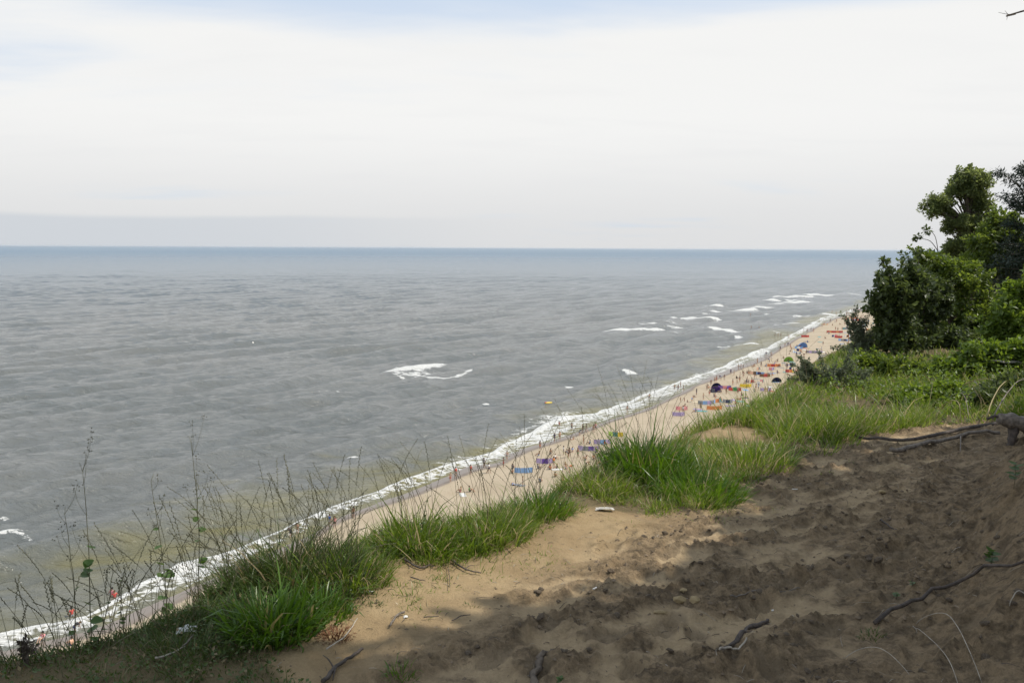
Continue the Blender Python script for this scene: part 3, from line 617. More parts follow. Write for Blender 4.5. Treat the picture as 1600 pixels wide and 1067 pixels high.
weed((985, 700), .1, (985, 622), 'yellowish leafy shoot rising from the tall upright clump', 16, 2, 1.0, False)
# ================================================================== TREES AND BUSHES
def leaf_cloud(centres, per, rad, size, rng=RNG, flat=0.75, droop=0.0, elong=1.7):
    """leaf-sized folded faces gathered round clump centres"""
    C = np.repeat(np.asarray(centres), per, 0); n = len(C); rd = np.repeat(np.broadcast_to(np.asarray(rad), (len(centres),)), per)
    d = rng.normal(0, 1, (n, 3)); d /= np.linalg.norm(d, axis=1)[:, None]; r = rd * rng.uniform(0, 1, n) ** 0.5
    P = C + d * r[:, None] * np.array([1, 1, flat])
    ax = rng.normal(0, 1, (n, 3)) + np.array([0, 0, -droop]) + d * 0.8; ax /= np.linalg.norm(ax, axis=1)[:, None]
    up = rng.normal(0, 1, (n, 3)) * 0.8 + np.array([0, 0, 1.0]); sd = np.cross(ax, up); sd /= np.linalg.norm(sd, axis=1)[:, None] + 1e-9
    nm = np.cross(sd, ax); s_ = size * rng.uniform(0.6, 1.25, n)[:, None]
    a = P; b_ = P + ax * s_ * elong * .5 + sd * s_ * .5 + nm * s_ * .12; c_ = P + ax * s_ * elong; d_ = P + ax * s_ * elong * .5 - sd * s_ * .5 + nm * s_ * .12
    V = np.stack([a, b_, c_, d_], 1).reshape(-1, 3); i = np.arange(n)[:, None] * 4
    return V, np.hstack([i, i + 1, i + 2, i + 3])
def tree(name, base, ells, clumps, per, crad, size, mname, label, cat='bush', trunk_r=.05, group=None, seed=1, flat=.75, limbs=26, bark='bark', shell=.55, droop=0.0, shoots=0, sl=.5):
    """ells: (centre, radii, weight); clump centres fill them, biased outwards; limbs run from the trunk to clumps"""
    rng = np.random.default_rng(seed); B = np.array(base, float); root = empty(name, B); cs = []
    wts = np.array([e[2] for e in ells], float); wts /= wts.sum()
    for k in range(clumps):
        c0, rr_, _ = ells[rng.choice(len(ells), p=wts)]; d = rng.normal(0, 1, 3); d /= np.linalg.norm(d)
        cs.append(np.array(c0) + d * np.array(rr_) * rng.uniform(shell, 1.0) ** .7 * rng.uniform(.8, 1.08))
    cs = np.array(cs); g = np.array([max(float(base_z(c[0], c[1])) + .1, 0) for c in cs]); cs[:, 2] = np.maximum(cs[:, 2], np.where(cs[:, 2] < g - 1.5, cs[:, 2], g))
    mid_ = cs.mean(0); ex = []; lines = []
    for k in range(shoots):
        c = cs[rng.integers(len(cs))]; d = (c - mid_) / (np.linalg.norm(c - mid_) + 1e-6) * .8 + np.array((0, 0, rng.uniform(.2, 1.1))) + rng.normal(0, .3, 3); d /= np.linalg.norm(d)
        L_ = sl * rng.uniform(.4, 1.2); e = c + d * L_; lines.append((c - B, e - B)); m_ = int(4 + L_ / (size * .55)); tt_ = np.linspace(.1, 1, m_)[:, None]; ex.append(c + (e - c) * tt_)
    V, Q = leaf_cloud(cs - B, per, crad * rng.uniform(.6, 1.3, len(cs)), size, rng, flat, droop)
    if ex:
        V2, Q2 = leaf_cloud(np.vstack(ex) - B, 4, size * .8, size * .9, rng, 1.0, droop); Q = np.vstack([Q, Q2 + len(V)]); V = np.vstack([V, V2])
    cr = link('crown', mesh_np('crown', V, Q, None, False, M[mname]), root)
    mb = MB()
    for a_, b2 in lines: mb.tube([a_, (a_ + b2) / 2, b2], [.006, .004, .002], 3, rng=rng)
    top = max(ells, key=lambda e: e[0][2]); tp = np.array(top[0]) - B
    ax = spline([np.zeros(3) - (0, 0, .15), tp * np.array([.35, .35, .4]) + rng.normal(0, .04, 3), tp * np.array([.8, .8, .75]), tp], 14)
    mb.tube(ax, np.linspace(trunk_r, trunk_r * .22, 14), 7, wob=.08, rng=rng)
    for k in rng.choice(len(cs), min(limbs, len(cs)), replace=False):
        c = cs[k] - B; hgt_ = np.clip(c[2] * .62 / max(tp[2], .1), .03, .92); j = int(hgt_ * 13); s0 = ax[j]; md = (s0 + c) / 2 + np.array((0, 0, .12 * np.linalg.norm(c - s0)))
        rb = trunk_r * (1 - hgt_ * .7) * .42; mb.tube(spline([s0, md, c], 7), np.linspace(rb, rb * .18, 7), 4, rng=rng)
    link('trunk', mb.mesh('trunk', M[bark]), root)
    tag(root, label, cat, group); return root
def E(px, py, Y, rx, ry, w=1.0, ryd=None):
    """ellipsoid given by picture centre, distance and radii in picture pixels"""
    c = at(px, py, Y); k = Y / F; return (tuple(c), (rx * k, (ryd or (rx + ry) / 2) * k, ry * k), w)
def foot(px, Y):
    p = at(px, 500, Y); return (p.x, Y, gz(p.x, Y))
tree('treetop', foot(1515, 26), [E(1512, 290, 26, 34, 26, 2), E(1530, 330, 26, 24, 40, 1.6), E(1466, 322, 26, 26, 18, 1.3), E(1500, 352, 26, 36, 22, 1.6), E(1492, 385, 26, 24, 14, .7), E(1520, 400, 26, 42, 40, 1.2)], 330, 60, .17, .058,
     'birch', 'tall pale-topped tree rising above the horizon with a lobe reaching out to the sea', 'tree', .16, seed=3, flat=.5, limbs=80, shell=.15, shoots=150, sl=.32)
tree('leafy_tree', foot(1565, 23), [E(1560, 378, 23, 40, 32, 1.6), E(1530, 420, 23, 48, 30, 1.5), E(1590, 400, 23, 34, 40, 1.2), E(1570, 345, 23, 20, 14, .4)], 260, 56, .19, .064, 'bush_mid', 'rounded green tree below the pale treetop and before the spruce', 'tree', .12, seed=4, shell=.4, shoots=60, sl=.4)
tree('bush', foot(1490, 19.5), [E(1488, 440, 19.5, 52, 40, 2), E(1455, 415, 19.5, 24, 24, .7), E(1500, 485, 19.5, 60, 42, 2), E(1540, 500, 19.5, 44, 50, 1.3)], 300, 52, .15, .060, 'bush_mid', 'big mid green bush at the middle of the thicket under the tall tree', 'bush', .07, seed=5, shell=.3, shoots=70, sl=.4)
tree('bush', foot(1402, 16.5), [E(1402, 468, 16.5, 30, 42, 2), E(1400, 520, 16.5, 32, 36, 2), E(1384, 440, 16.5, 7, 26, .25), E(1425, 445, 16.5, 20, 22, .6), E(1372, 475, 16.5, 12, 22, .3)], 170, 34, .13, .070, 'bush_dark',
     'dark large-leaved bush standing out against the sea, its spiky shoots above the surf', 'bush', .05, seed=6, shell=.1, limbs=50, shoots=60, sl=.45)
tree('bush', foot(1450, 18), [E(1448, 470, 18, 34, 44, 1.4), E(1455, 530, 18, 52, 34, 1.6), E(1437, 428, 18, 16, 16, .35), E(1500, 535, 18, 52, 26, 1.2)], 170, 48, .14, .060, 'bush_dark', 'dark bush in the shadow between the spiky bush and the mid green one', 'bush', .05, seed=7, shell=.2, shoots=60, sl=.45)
tree('bush', foot(1590, 15), [E(1585, 490, 15, 32, 22, 1.6), E(1572, 520, 15, 34, 16, 1), E(1598, 455, 15, 20, 12, .3)], 60, 110, .20, .065, 'bush_light', 'bright yellow-green bush below the little meadow', 'bush', .04, seed=8, shell=.3, shoots=40, sl=.3)
tree('bush', foot(1555, 13.5), [E(1545, 560, 13.5, 50, 24, 1.5), E(1500, 575, 13.5, 34, 18, .9), E(1592, 560, 13.5, 30, 26, 1)], 110, 100, .17, .052, 'bush_light', 'low nettle-like green bush in front of the thicket', 'bush', .03, seed=9, shell=.3, shoots=60, sl=.25)
tree('bush', foot(1350, 17.0), [E(1352, 540, 17, 22, 26, 1), E(1340, 520, 17, 12, 18, .5), E(1335, 558, 17, 26, 16, .8)], 55, 22, .15, .04, 'grey_leaf', 'sparse greyish shrub through which the crowded sand shows', 'bush', .03, seed=10, shell=.2, limbs=40, shoots=30, sl=.4)
tree('bush', foot(1282, 13.0), [E(1276, 590, 13, 26, 9, 1.2), E(1264, 576, 13, 12, 6, .4), E(1305, 585, 13, 26, 10, .9), E(1330, 595, 13, 34, 8, .8)], 80, 22, .09, .030, 'grey_leaf', 'little greyish shrub hanging over the beach at the end of the grass', 'bush', .015, seed=12, shell=.25, limbs=20, shoots=40, sl=.35)
tree('bush', foot(1395, 14.2), [E(1370, 575, 14.2, 46, 14, 1), E(1430, 585, 14.2, 40, 16, 1)], 75, 90, .15, .05, 'bush_mid', 'low bramble bush at the foot of the dark spiky bush', 'bush', .025, seed=13, shell=.2, shoots=40, sl=.3)
tree('bush', foot(1450, 11.2), [E(1440, 625, 11.2, 44, 18, 1), E(1480, 612, 11.2, 26, 16, .7), E(1425, 640, 11.2, 24, 12, .5)], 60, 100, .12, .04, 'bush_light', 'fresh green leafy plant clump just behind the two long branches', 'bush', .02, seed=14, shell=.25)
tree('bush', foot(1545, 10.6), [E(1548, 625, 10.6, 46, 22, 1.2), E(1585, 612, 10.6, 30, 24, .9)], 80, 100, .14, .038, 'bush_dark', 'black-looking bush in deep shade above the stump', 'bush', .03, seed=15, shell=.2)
# fine forked shoots sticking out of the thicket towards the sea
def bare_shoot(root_px, Y, pts, label, nleaf=14):
    P = spline([at(a, b_, Y) for a, b_ in pts], 12); R0 = P[0]; root = empty('bare_shoot', R0); mb = MB(); mb.tube(P - R0, np.linspace(.012, .003, 12), 4)
    link('stem', mb.mesh('stem', M['bark']), root); cs = [P[-1] - R0, P[-2] - R0, P[-3] - R0]
    V, Q = leaf_cloud(np.array(cs), nleaf, .09, .06); link('leaf_spray', mesh_np('leaf_spray', V, Q, None, False, M['bush_dark']), root); tag(root, label, 'branch')
bare_shoot(0, 20, [(1470, 400), (1455, 378), (1440, 373), (1430, 370)], 'thin shoot reaching out to the sea below the treetop, leaf tuft over the horizon')
bare_shoot(0, 20, [(1466, 395), (1462, 372), (1455, 362), (1446, 360)], 'short shoot with a drooping leaf tuft over the thin reaching shoot')
bare_shoot(0, 18, [(1440, 450), (1436, 420), (1434, 402), (1433, 394)], 'upright bare shoot breaking the sea horizon beside the thicket')
bare_shoot(0, 16.5, [(1390, 460), (1386, 430), (1382, 415), (1381, 407)], 'tallest spiky shoot of the dark bush, standing against the water', 20)
# spruce at the frame's edge
def spruce(px, Y, top_py, label, R=1.5, n=24):
    bx, by, bz = foot(px, Y); H_ = at(px, top_py, Y).z - bz; root = empty('spruce', (bx, by, bz)); rng = np.random.default_rng(77)
    mb = MB(); mb.tube([(0, 0, -.1), (0.02, 0, H_ * .5), (0, 0, H_)], [.16, .1, .02], 7); link('trunk', mb.mesh('trunk', M['bark']), root)
    Vs = []; Qs = []; nn = 0; mb = MB()
    for k in range(n):
        f_ = .12 + .86 * k / n; L = R * (1 - f_) ** .55 * rng.uniform(.7, 1.12) + .25
        for j in range(6):
            a = rng.uniform(0, 6.28); rise = rng.uniform(-.1, .25) if f_ > .6 else rng.uniform(-.3, .05)
            e = np.array((math.cos(a) * L, math.sin(a) * L, H_ * f_ + rise * L)); s0 = np.array((0, 0, H_ * f_)); pts = spline([s0, (s0 + e) / 2 - (0, 0, .06), e], 8)
            mb.tube(pts, np.linspace(.02, .005, 8), 3)
            c = np.repeat(pts[2:], 3, 0) + rng.normal(0, .03, (18, 3)); V, Q = leaf_cloud(c, 12, .12, .026, rng, .30, .5, 4.5); Vs.append(V); Qs.append(Q + nn); nn += len(V)
    for (a0, b0, c0) in [((1612, 318), (1585, 285), (1556, 268)), ((1615, 335), (1592, 318), (1570, 306)), ((1615, 360), (1590, 350), (1572, 345)), ((1612, 300), (1600, 272), (1596, 262))]:
        pts = spline([np.array(at(q_[0], q_[1], Y)) - np.array((bx, by, bz)) for q_ in (a0, b0, c0)], 12); mb.tube(pts, np.linspace(.03, .006, 12), 3)
        c = np.repeat(pts, 4, 0) + rng.normal(0, .035, (48, 3)); V, Q = leaf_cloud(c, 12, .15, .026, rng, .6, .6, 4.5); Vs.append(V); Qs.append(Q + nn); nn += len(V)
    link('branch', mb.mesh('branch', M['bark']), root)
    cr = link('crown', mesh_np('crown', np.vstack(Vs), np.vstack(Qs), None, False, M['spruce']), root); tag(root, label, 'tree')
spruce(1634, 21, 238, 'dark spruce with drooping boughs standing behind the green tree at the wood edge')
# low growth on the far cliff top
pts = []
while len(pts) < 560:
    u = random.uniform(14, 46) if random.random() < .5 else random.uniform(13, 22); v = random.uniform(-4.6, 6); x, y = XY(u, v)
    if float(v_edge(u)) - 1.3 < v: pts.append((x, y, 1.0))
area_grass('far_meadow_grass', 'grass', pts, 75, .26, .48, 'grass on the small sunlit meadow beyond the thicket', .7, .011)
mbc = []
for k in range(190):
    u = random.uniform(10.2, 16.5); v = random.uniform(-3.2, 0.6)
    if v < float(v_in(u)) - 1.6 or float(bare_mask(u, v)) > .3: pass
    x, y = XY(u, v)
    if v > float(v_in(u)) + .15: continue
    mbc.append((x, y, gz(x, y) + random.uniform(.03, .14 if u < 11 else .3)))
V, Q = leaf_cloud(np.array(mbc), 24, .15, .036); o = link('undergrowth', mesh_np('undergrowth', V, Q, None, False, M['bush_light'])); tag(o, 'low leafy herbs growing among the grass below the thicket', 'undergrowth', kind='stuff')
mbc = []
for k in range(420):
    u = random.uniform(.3, 3.2); a, b_ = float(v_edge(u)) - .1, float(v_in(u)) + .05; v = random.uniform(a, b_); x, y = XY(u, v); mbc.append((x, y, gz(x, y) + random.uniform(.01, .04)))
V, Q = leaf_cloud(np.array(mbc), 22, .06, .012); o = link('ground_cover', mesh_np('ground_cover', V, Q, None, False, M['dark_grass'])); tag(o, 'low mossy herbs over the dark soil of the near lip', 'ground cover', kind='stuff')

# wood behind and beside the photographer: its crowns shade the earth
SH = Vector((math.cos(SUN_AZ), math.sin(SUN_AZ), 0)) / math.tan(SUN_EL)      # ground shift of a shadow per metre of height
def crown_over(spots):
    out = []
    for (u, v, r, h) in spots:
        x, y = XY(u, v); z = float(base_z(x, y)); out.append(((x + SH.x * h, y + SH.y * h, z + h), (r, r, .55), r * r))
    return out
def shade_tree(x, y, spots, label, seed, tr=.17, clumps=150, per=78):
    return tree('leafy_tree', (x, y, gz(x, y)), crown_over(spots), clumps, per, .42, .15, 'bush_mid', label, 'tree', tr, seed=seed, flat=.6, limbs=40, shell=.05)
T1 = shade_tree(6.0, 2.4, [(4.4, -1.05, .95, 6.4), (5.4, -1.0, .9, 6.6), (6.4, -1.05, .85, 6.2), (5.0, .2, 1.2, 6.8), (6.4, .4, 1.2, 6.2), (3.6, -.2, 1.2, 6.6), (7.2, -1.15, .7, 6.0)], 'leafy tree right of the path whose crown shades the trodden earth', 21)
shade_tree(3.4, -2.0, [(3.4, -1.10, .85, 6.6), (1.35, -2.7, .75, 6.6), (1.2, -3.3, .6, 6.2), (2.5, -1.25, .8, 7.0), (1.6, -1.6, 1.1, 6.6), (.2, -2.6, 1.0, 6.6), (3.2, 0, 1.0, 6.6), (2.4, .1, .9, 7.2), (1.2, .2, 1.0, 7.2), (2.2, -2.0, .5, 6.6), (2.9, -1.75, .45, 6.6), (1.6, -3.0, .5, 6.4), (1.6, -.4, 1.1, 6.6)], 'leafy tree behind the photographer shading the near slope', 22, clumps=250)
shade_tree(8.6, 6.0, [(8.2, -1.35, .6, 6.0), (9.2, -.9, .8, 6.0), (8.0, .2, 1.2, 6.0), (9.6, .6, 1.2, 6.2), (11, .9, 1.2, 6.0)], 'leafy tree behind the stump shading the path', 23, clumps=100)

b0 = np.array(T1.location); A = np.array((6.0, 2.4, EYE + 1.6)); S = spline([A, (5.2, 4.4, EYE + 1.9), at(1620, 12, 6.0), at(1586, 23, 6.0), at(1560, 20, 6.0)], 20) - b0
mb = MB(); mb.tube(S, np.concatenate([np.linspace(.02, .004, 13), np.linspace(.003, .001, 7)]), 5)
e1 = np.array(at(1573, 32, 6.0)) - b0; mb.tube([S[16], (S[16] + e1) / 2 + (0, 0, .004), e1], [.003, .002, .001], 4); e2 = np.array(at(1570, 17, 6.0)) - b0; mb.tube([S[16], e2], [.002, .001], 4)
link('branch', mb.mesh('branch', M['bark']), T1)

# ================================================================== EARTH CLODS, STICKS, LITTER
def clod_mesh(seed, squash=.65, mname='earth_clod'):
    rng = np.random.default_rng(seed)
    import bmesh
    bm = bmesh.new(); bmesh.ops.create_icosphere(bm, subdivisions=1, radius=1.0)
    for v in bm.verts: v.co = Vector((v.co.x * rng.uniform(.7, 1.15), v.co.y * rng.uniform(.6, 1.1), v.co.z * squash * rng.uniform(.7, 1.15)))
    me = bpy.data.meshes.new('clod'); bm.to_mesh(me); bm.free(); me.materials.append(M[mname]); return me
M['earth_clod'] = plain('earth_clod', (.16, .12, .078), .95, .5, 9, 1.0, 60)
CL = [clod_mesh(s) for s in range(6)]
def scatter_litter(n, u0, u1, v0, v1):
    mb = MB(); u = RNG.uniform(u0, u1, n); v = RNG.uniform(v0, v1, n); x, y = XY(u, v); L = RNG.uniform(.01, .05, n) * np.where(RNG.uniform(0, 1, n) < .12, 2, 1); a = RNG.uniform(0, 6.28, n)
    ex, ey = x + L * np.cos(a), y + L * np.sin(a); z, ez = ground_z(x, y) + .004, ground_z(ex, ey) + .004; r = RNG.uniform(.0006, .0018, n); j_ = RNG.uniform(-.1, .1, (n, 2)) * L[:, None]
    for k in range(n): mb.tube([(x[k], y[k], z[k]), ((x[k] + ex[k]) / 2 + j_[k, 0], (y[k] + ey[k]) / 2 + j_[k, 1], (z[k] + ez[k]) / 2 + .1 * L[k]), (ex[k], ey[k], ez[k])], [r[k], r[k], r[k] * .5], 3, cap=False)
    return mb
o = link('plant_litter', scatter_litter(1500, 1.4, 9.5, -3.1, .3).mesh('plant_litter', M['darkwood'])); tag(o, 'dark broken twig ends and root bits strewn over sand and earth', 'plant litter', kind='stuff')
o = link('straw_litter', scatter_litter(700, 1.4, 9.5, -3.2, .3).mesh('straw_litter', M['palewood'])); tag(o, 'pale straw bits strewn over sand and earth', 'straw', kind='stuff')
def clod(x, y, r, k): 
    o = link('clod', CL[k % 6], ground, (x, y, gz(x, y) + r * .2)); o.scale = (r, r * random.uniform(.7, 1.1), r * random.uniform(.6, 1)); o.rotation_euler = (random.uniform(-.4, .4), random.uniform(-.4, .4), random.uniform(0, 6.28))
cand = []
while len(cand) < 290:
    u = random.uniform(1.6, 7.2); v = random.uniform(-2.2, .25); x, y = XY(u, v)
    l, s_, r_ = lumps(np.array([x]), np.array([y]))
    if s_[0] > .5 and r_[0] > .02 + random.random() * .3: cand.append((x, y))
for k, (x, y) in enumerate(cand): clod(x, y, random.uniform(.008, .022) * (1 if random.random() < .85 else 1.5), k)
# crumbs: too many and too small to pick apart
mb = MB(); pts = []
base_v = np.array([v.co[:] for v in CL[0].vertices]); base_f = np.array([p.vertices[:] for p in CL[0].polygons])
cx = RNG.uniform(.8, 9.5, 30000); cv = RNG.uniform(-2.9, .35, 30000); x, y = XY(cx, cv); l, s_, r_ = lumps(x, y)
kp = RNG.uniform(0, 1, 30000) < np.clip(s_ * (.15 + 2.2 * np.maximum(r_, 0)) * .5 + .025, 0, 1); x, y, = x[kp][:4200], y[kp][:4200]; z = ground_z(x, y)
oct_v = np.array([(1, 0, 0), (-1, 0, 0), (0, 1, 0), (0, -1, 0), (0, 0, 1), (0, 0, -1)], float); oct_f = np.array([(0, 2, 4), (2, 1, 4), (1, 3, 4), (3, 0, 4), (2, 0, 5), (1, 2, 5), (3, 1, 5), (0, 3, 5)])
n = len(x); sz = RNG.gamma(2.0, .0026, n)[:, None, None] + .002; V = oct_v[None] * RNG.uniform(.6, 1.3, (n, 6, 3)) * sz * np.array([1, 1, .7]) + np.stack([x, y, z], -1)[:, None, :]
Fc = oct_f[None] + (np.arange(n) * 6)[:, None, None]
o = link('earth_crumbs', mesh_np('earth_crumbs', V.reshape(-1, 3), Fc.reshape(-1, 3), None, False, M['earth_clod'])); tag(o, 'loose crumbs of dark earth strewn over the trodden path', 'soil', kind='stuff')

def stick(name, px, r0, r1, mname, label, cat='stick', lift=.012, side=None, wob=.12, n=16, arch=0.0, sides=7):
    P = [hit(*q_) for q_ in px]; P = [Vector((p.x, p.y, gz(p.x, p.y) + lift)) for p in P]; S = spline(P, n)
    g_ = ground_z(S[:, 0], S[:, 1]); S[:, 2] = np.maximum(np.linspace(S[0, 2], S[-1, 2], n) * .35 + g_ * .65 + lift, g_ + lift * .6) if arch == 0 else S[:, 2]
    if arch: S[:, 2] = np.linspace(S[0, 2], S[-1, 2], n) + arch * np.sin(np.linspace(0, math.pi, n))
    S += RNG.normal(0, r0 * .25, S.shape) * np.array([1, 1, .3]); R0 = S[0].copy()
    root = empty(name, R0); mb = MB(); mb.tube(S - R0, np.linspace(r0, r1, n), sides, wob=wob); link('branch' if cat != 'stick' else 'shaft', mb.mesh('shaft', M[mname]), root)
    for (q_, rr_) in (side or []):
        A = S[q_[0]] - R0; e = hit(*q_[1]); e = np.array((e.x, e.y, gz(e.x, e.y) + q_[2])) - R0; mb = MB(); m_ = (A + e) / 2 + np.array((0, 0, .01)); mb.tube(spline([A, m_, e], 7), np.linspace(rr_, rr_ * .4, 7), 5, wob=wob); link('side_twig', mb.mesh('side_twig', M[mname]), root)
    tag(root, label, cat); return root
stick('stick', [(505, 1072), (530, 1042), (567, 1018)], .010, .006, 'darkwood', 'dark forked stick lying on the sand beside the fresh little tuft', side=[((6, (505, 1038), .05), .004), ((7, (520, 1066), .01), .005)])
stick('twig', [(510, 1021), (540, 1000), (559, 972)], .004, .002, 'palewood', 'pale thin twig beside the rusty brown heap', 'twig', .02)
stick('twig', [(243, 1035), (268, 1027), (290, 1016)], .005, .003, 'palewood', 'pale curved twig on the dark soil below the white paper', 'twig')
stick('twig', [(286, 1020), (305, 995), (312, 972)], .004, .002, 'wood', 'grey twig rising past the white crumpled paper', 'twig', .02)
stick('root', [(832, 1085), (838, 1050), (852, 1030), (882, 1024)], .018, .008, 'root', 'pale grey root curling out of the earth near the bottom of the path', 'root', .01, wob=.4)
stick('root', [(1125, 1028), (1150, 1008), (1172, 985), (1200, 972)], .013, .009, 'darkwood', 'thick dark root running up the slope above the white stick', 'root', .008, wob=.45)
stick('stick', [(1123, 1043), (1145, 1036), (1166, 1031)], .0045, .004, 'palewood', 'short whitish stick just below the thick dark root', wob=.05)
stick('stick', [(1140, 943), (1190, 937), (1250, 929)], .004, .0025, 'wood', 'straight thin grey stick across the footprints right of the tan stone')
stick('root', [(1366, 978), (1420, 955), (1480, 938), (1540, 915), (1620, 885)], .010, .006, 'darkwood', 'long dark root crossing the dim slope beneath the seedling', 'root', .012)
stick('fallen_branch', [(1392, 716), (1440, 706), (1500, 690), (1562, 682)], .024, .018, 'wood', 'thick fallen branch across the path, the nearer of two leading to the stump', 'branch', .03, side=[((10, (1500, 715), .02), .008)])
stick('fallen_branch', [(1318, 680), (1352, 690), (1420, 692), (1490, 680), (1565, 664)], .014, .022, 'darkwood', 'longer thinner fallen branch behind the thick one', 'branch', .025)
stick('twig', [(632, 878), (655, 893), (672, 888)], .006, .004, 'darkwood', 'dark crooked twig on the orange sand under the bright tuft', 'twig')
stick('twig', [(706, 878), (728, 892), (752, 896)], .006, .003, 'darkwood', 'dark branching twig right of the crooked one on the orange sand', 'twig', side=[((7, (742, 884), .01), .003)])
stick('twig', [(700, 890), (702, 905), (703, 925)], .002, .0015, 'darkwood', 'hair-thin twig pointing down the orange sand', 'twig')
stick('twig', [(642, 908), (655, 912), (664, 914)], .004, .002, 'darkwood', 'short black twig in the open orange sand', 'twig')
stick('twig', [(610, 982), (620, 966), (632, 960)], .005, .006, 'wood', 'short bark piece beside a dark pebble on the shaded sand', 'twig')
stick('twig', [(662, 968), (675, 967), (686, 966)], .003, .002, 'darkwood', 'small flat twig right of the bark piece', 'twig')
stick('twig', [(706, 972), (722, 966), (735, 963)], .003, .002, 'darkwood', 'small twig under the flat little tuft', 'twig')
stick('twig', [(1375, 820), (1392, 830), (1402, 834)], .006, .004, 'darkwood', 'dark twig stuck in the loose earth beside the pale hollow', 'twig')
stick('bramble_stem', [(1430, 980), (1470, 985), (1500, 1020), (1535, 1078)], .0018, .0012, 'palewood', 'arching pale dry grass stem over the dim slope, the upper of two', 'stem', .0, arch=.10, wob=.3)
stick('bramble_stem', [(1430, 985), (1450, 1015), (1480, 1050), (1500, 1085)], .0016, .0012, 'palewood', 'lower pale dry stem bowing beside the upper arching one', 'stem', .0, arch=.06, wob=.3)
stick('bramble_stem', [(1575, 975), (1590, 968), (1615, 975)], .0022, .0015, 'palewood', 'pale seed head bending in from the edge over the dim slope', 'stem', .03, arch=.06, wob=.3)
stick('bramble_stem', [(1320, 1032), (1370, 1040), (1420, 1066)], .0016, .001, 'palewood', 'fine pale stem near the bottom edge left of the two arching ones', 'stem', .01, arch=.05, wob=0)
for i, (a, lab) in enumerate([([(1470, 655), (1492, 668), (1500, 672)], 'dry bent stalk leaning onto the two long branches'), ([(1476, 645), (1500, 655), (1512, 668)], 'second dry stalk beside the bent one behind the branches'),
        ([(1540, 665), (1565, 640), (1600, 615)], 'bare thin branch rising to the dark bush over the stump'), ([(1550, 672), (1590, 640), (1625, 632)], 'crooked dry bough over the stump end'), ([(1490, 628), (1540, 632), (1600, 640)], 'thin horizontal bramble across the black hollow')]):
    stick('bramble_stem', a, .008 if i > 1 else .005, .004, 'wood' if i % 2 else 'straw', lab, 'stem', .10, arch=.22, wob=.05)
# tree stump at the frame's edge
P0 = hit(1575, 700); root = empty('stump', (P0.x, P0.y, gz(P0.x, P0.y)))
S = spline([(-.10, .03, .26), (.02, .02, .24), (.25, -.03, .19), (.55, -.08, .14), (1.1, -.15, .10)], 26); rd = np.interp(np.linspace(0, 1, 26), [0, .03, .15, .5, 1], [.03, .05, .068, .085, .10]) * (1 + .10 * np.sin(np.arange(26) * 1.3))
mb = MB(); mb.tube(S, rd, 16, wob=.10); link('log', mb.mesh('log', M['wood']), root)
for k, (pp, r0) in enumerate([([(.06, .02, .20), (.02, -.02, .06), (-.04, -.05, -.08)], .05), ([(.18, -.02, .17), (.17, -.09, .02), (.15, -.16, -.1)], .06), ([(.32, -.04, .14), (.36, -.12, .0), (.42, -.20, -.1)], .05), ([(-.02, .03, .25), (-.12, .05, .28), (-.2, .05, .25)], .02)]):
    mb = MB(); mb.tube(spline(pp, 9), np.linspace(r0, r0 * .45, 9), 8, wob=.22); link('root', mb.mesh('root', M['darkwood']), root)
tag(root, 'grey weathered stump with a blunt end lying where the two long branches meet', 'stump')
# dark stub on the near lip
P0 = hit(42, 1040); root = empty('dead_stub', (P0.x, P0.y, gz(P0.x, P0.y)))
mb = MB(); mb.tube(spline([(0, 0, -.02), (.0, 0, .05), (-.008, 0, .10)], 8), np.linspace(.012, .008, 8), 7, wob=.2); link('stem', mb.mesh('stem', M['bark']), root)
V, Q = leaf_cloud(np.array([(0, 0, .05), (-.012, 0, .085), (.012, 0, .07), (0, 0, .10)]), 46, .026, .010, elong=2.5); link('dead_leaves', mesh_np('dead_leaves', V, Q, None, False, M['bark']), root); tag(root, 'blackish withered plant stub standing up at the near end of the lip', 'dead plant')
# rusty heap
P0 = hit(522, 992); root = empty('dead_tuft', (P0.x, P0.y, gz(P0.x, P0.y)))
V, Q = tuft_arrays(P0.x, P0.y, 500, .085, .06, 1.2, .004); link('needles', mesh_np('needles', V - np.array(root.location), Q, None, True, M['rust']), root)['kind'] = 'stuff'; tag(root, 'rusty brown heap of dead needles at the edge of the dark grass', 'dead grass')
# litter
def scrap(name, px, L, W_, hgt_, mname, label, cat, rot=0.0, seed=0, crease=1.0):
    rng = np.random.default_rng(seed); n = 9; U_, V_ = np.meshgrid(np.linspace(-.5, .5, n), np.linspace(-.5, .5, n), indexing='ij')
    z = hgt_ * (.45 + .55 * fbm(U_ * 3.1 * crease + seed, V_ * 3.1 * crease, 3, seed) + .5 * (1 - 4 * (U_ ** 2)) * .7); e = 1 + .18 * vnoise(U_ * 4 + seed, V_ * 4, seed + 1)
    top = np.stack([U_ * L * e, V_ * W_ * e, np.maximum(z, .002)], -1).reshape(-1, 3); Q = grid(range(n), range(n)); p = hit(*px)
    o = link(name, mesh_np(name, top, Q, None, False, M[mname]), None, (p.x, p.y, gz(p.x, p.y) + .003)); o.rotation_euler = (0, 0, rot)
    sm_ = o.modifiers.new('thickness', 'SOLIDIFY'); sm_.thickness = .0015; tag(o, label, cat)
scrap('crumpled_paper', (293, 990), .085, .06, .035, 'paper', 'white crumpled paper on the dark soil among the weeds', 'paper', .3, 3)
scrap('plastic_scrap', (946, 798), .14, .05, .03, 'litter_grey', 'flattened grey plastic scrap where the grass meets the sand', 'litter', .1, 5)
scrap('paper_scrap', (578, 925), .04, .012, .006, 'paper', 'tiny white scrap on the sand left of the bright tuft', 'litter', .4, 6)
scrap('paper_scrap', (634, 966), .02, .015, .010, 'paper', 'white fleck beside the bark piece on the shaded sand', 'litter', .4, 7)
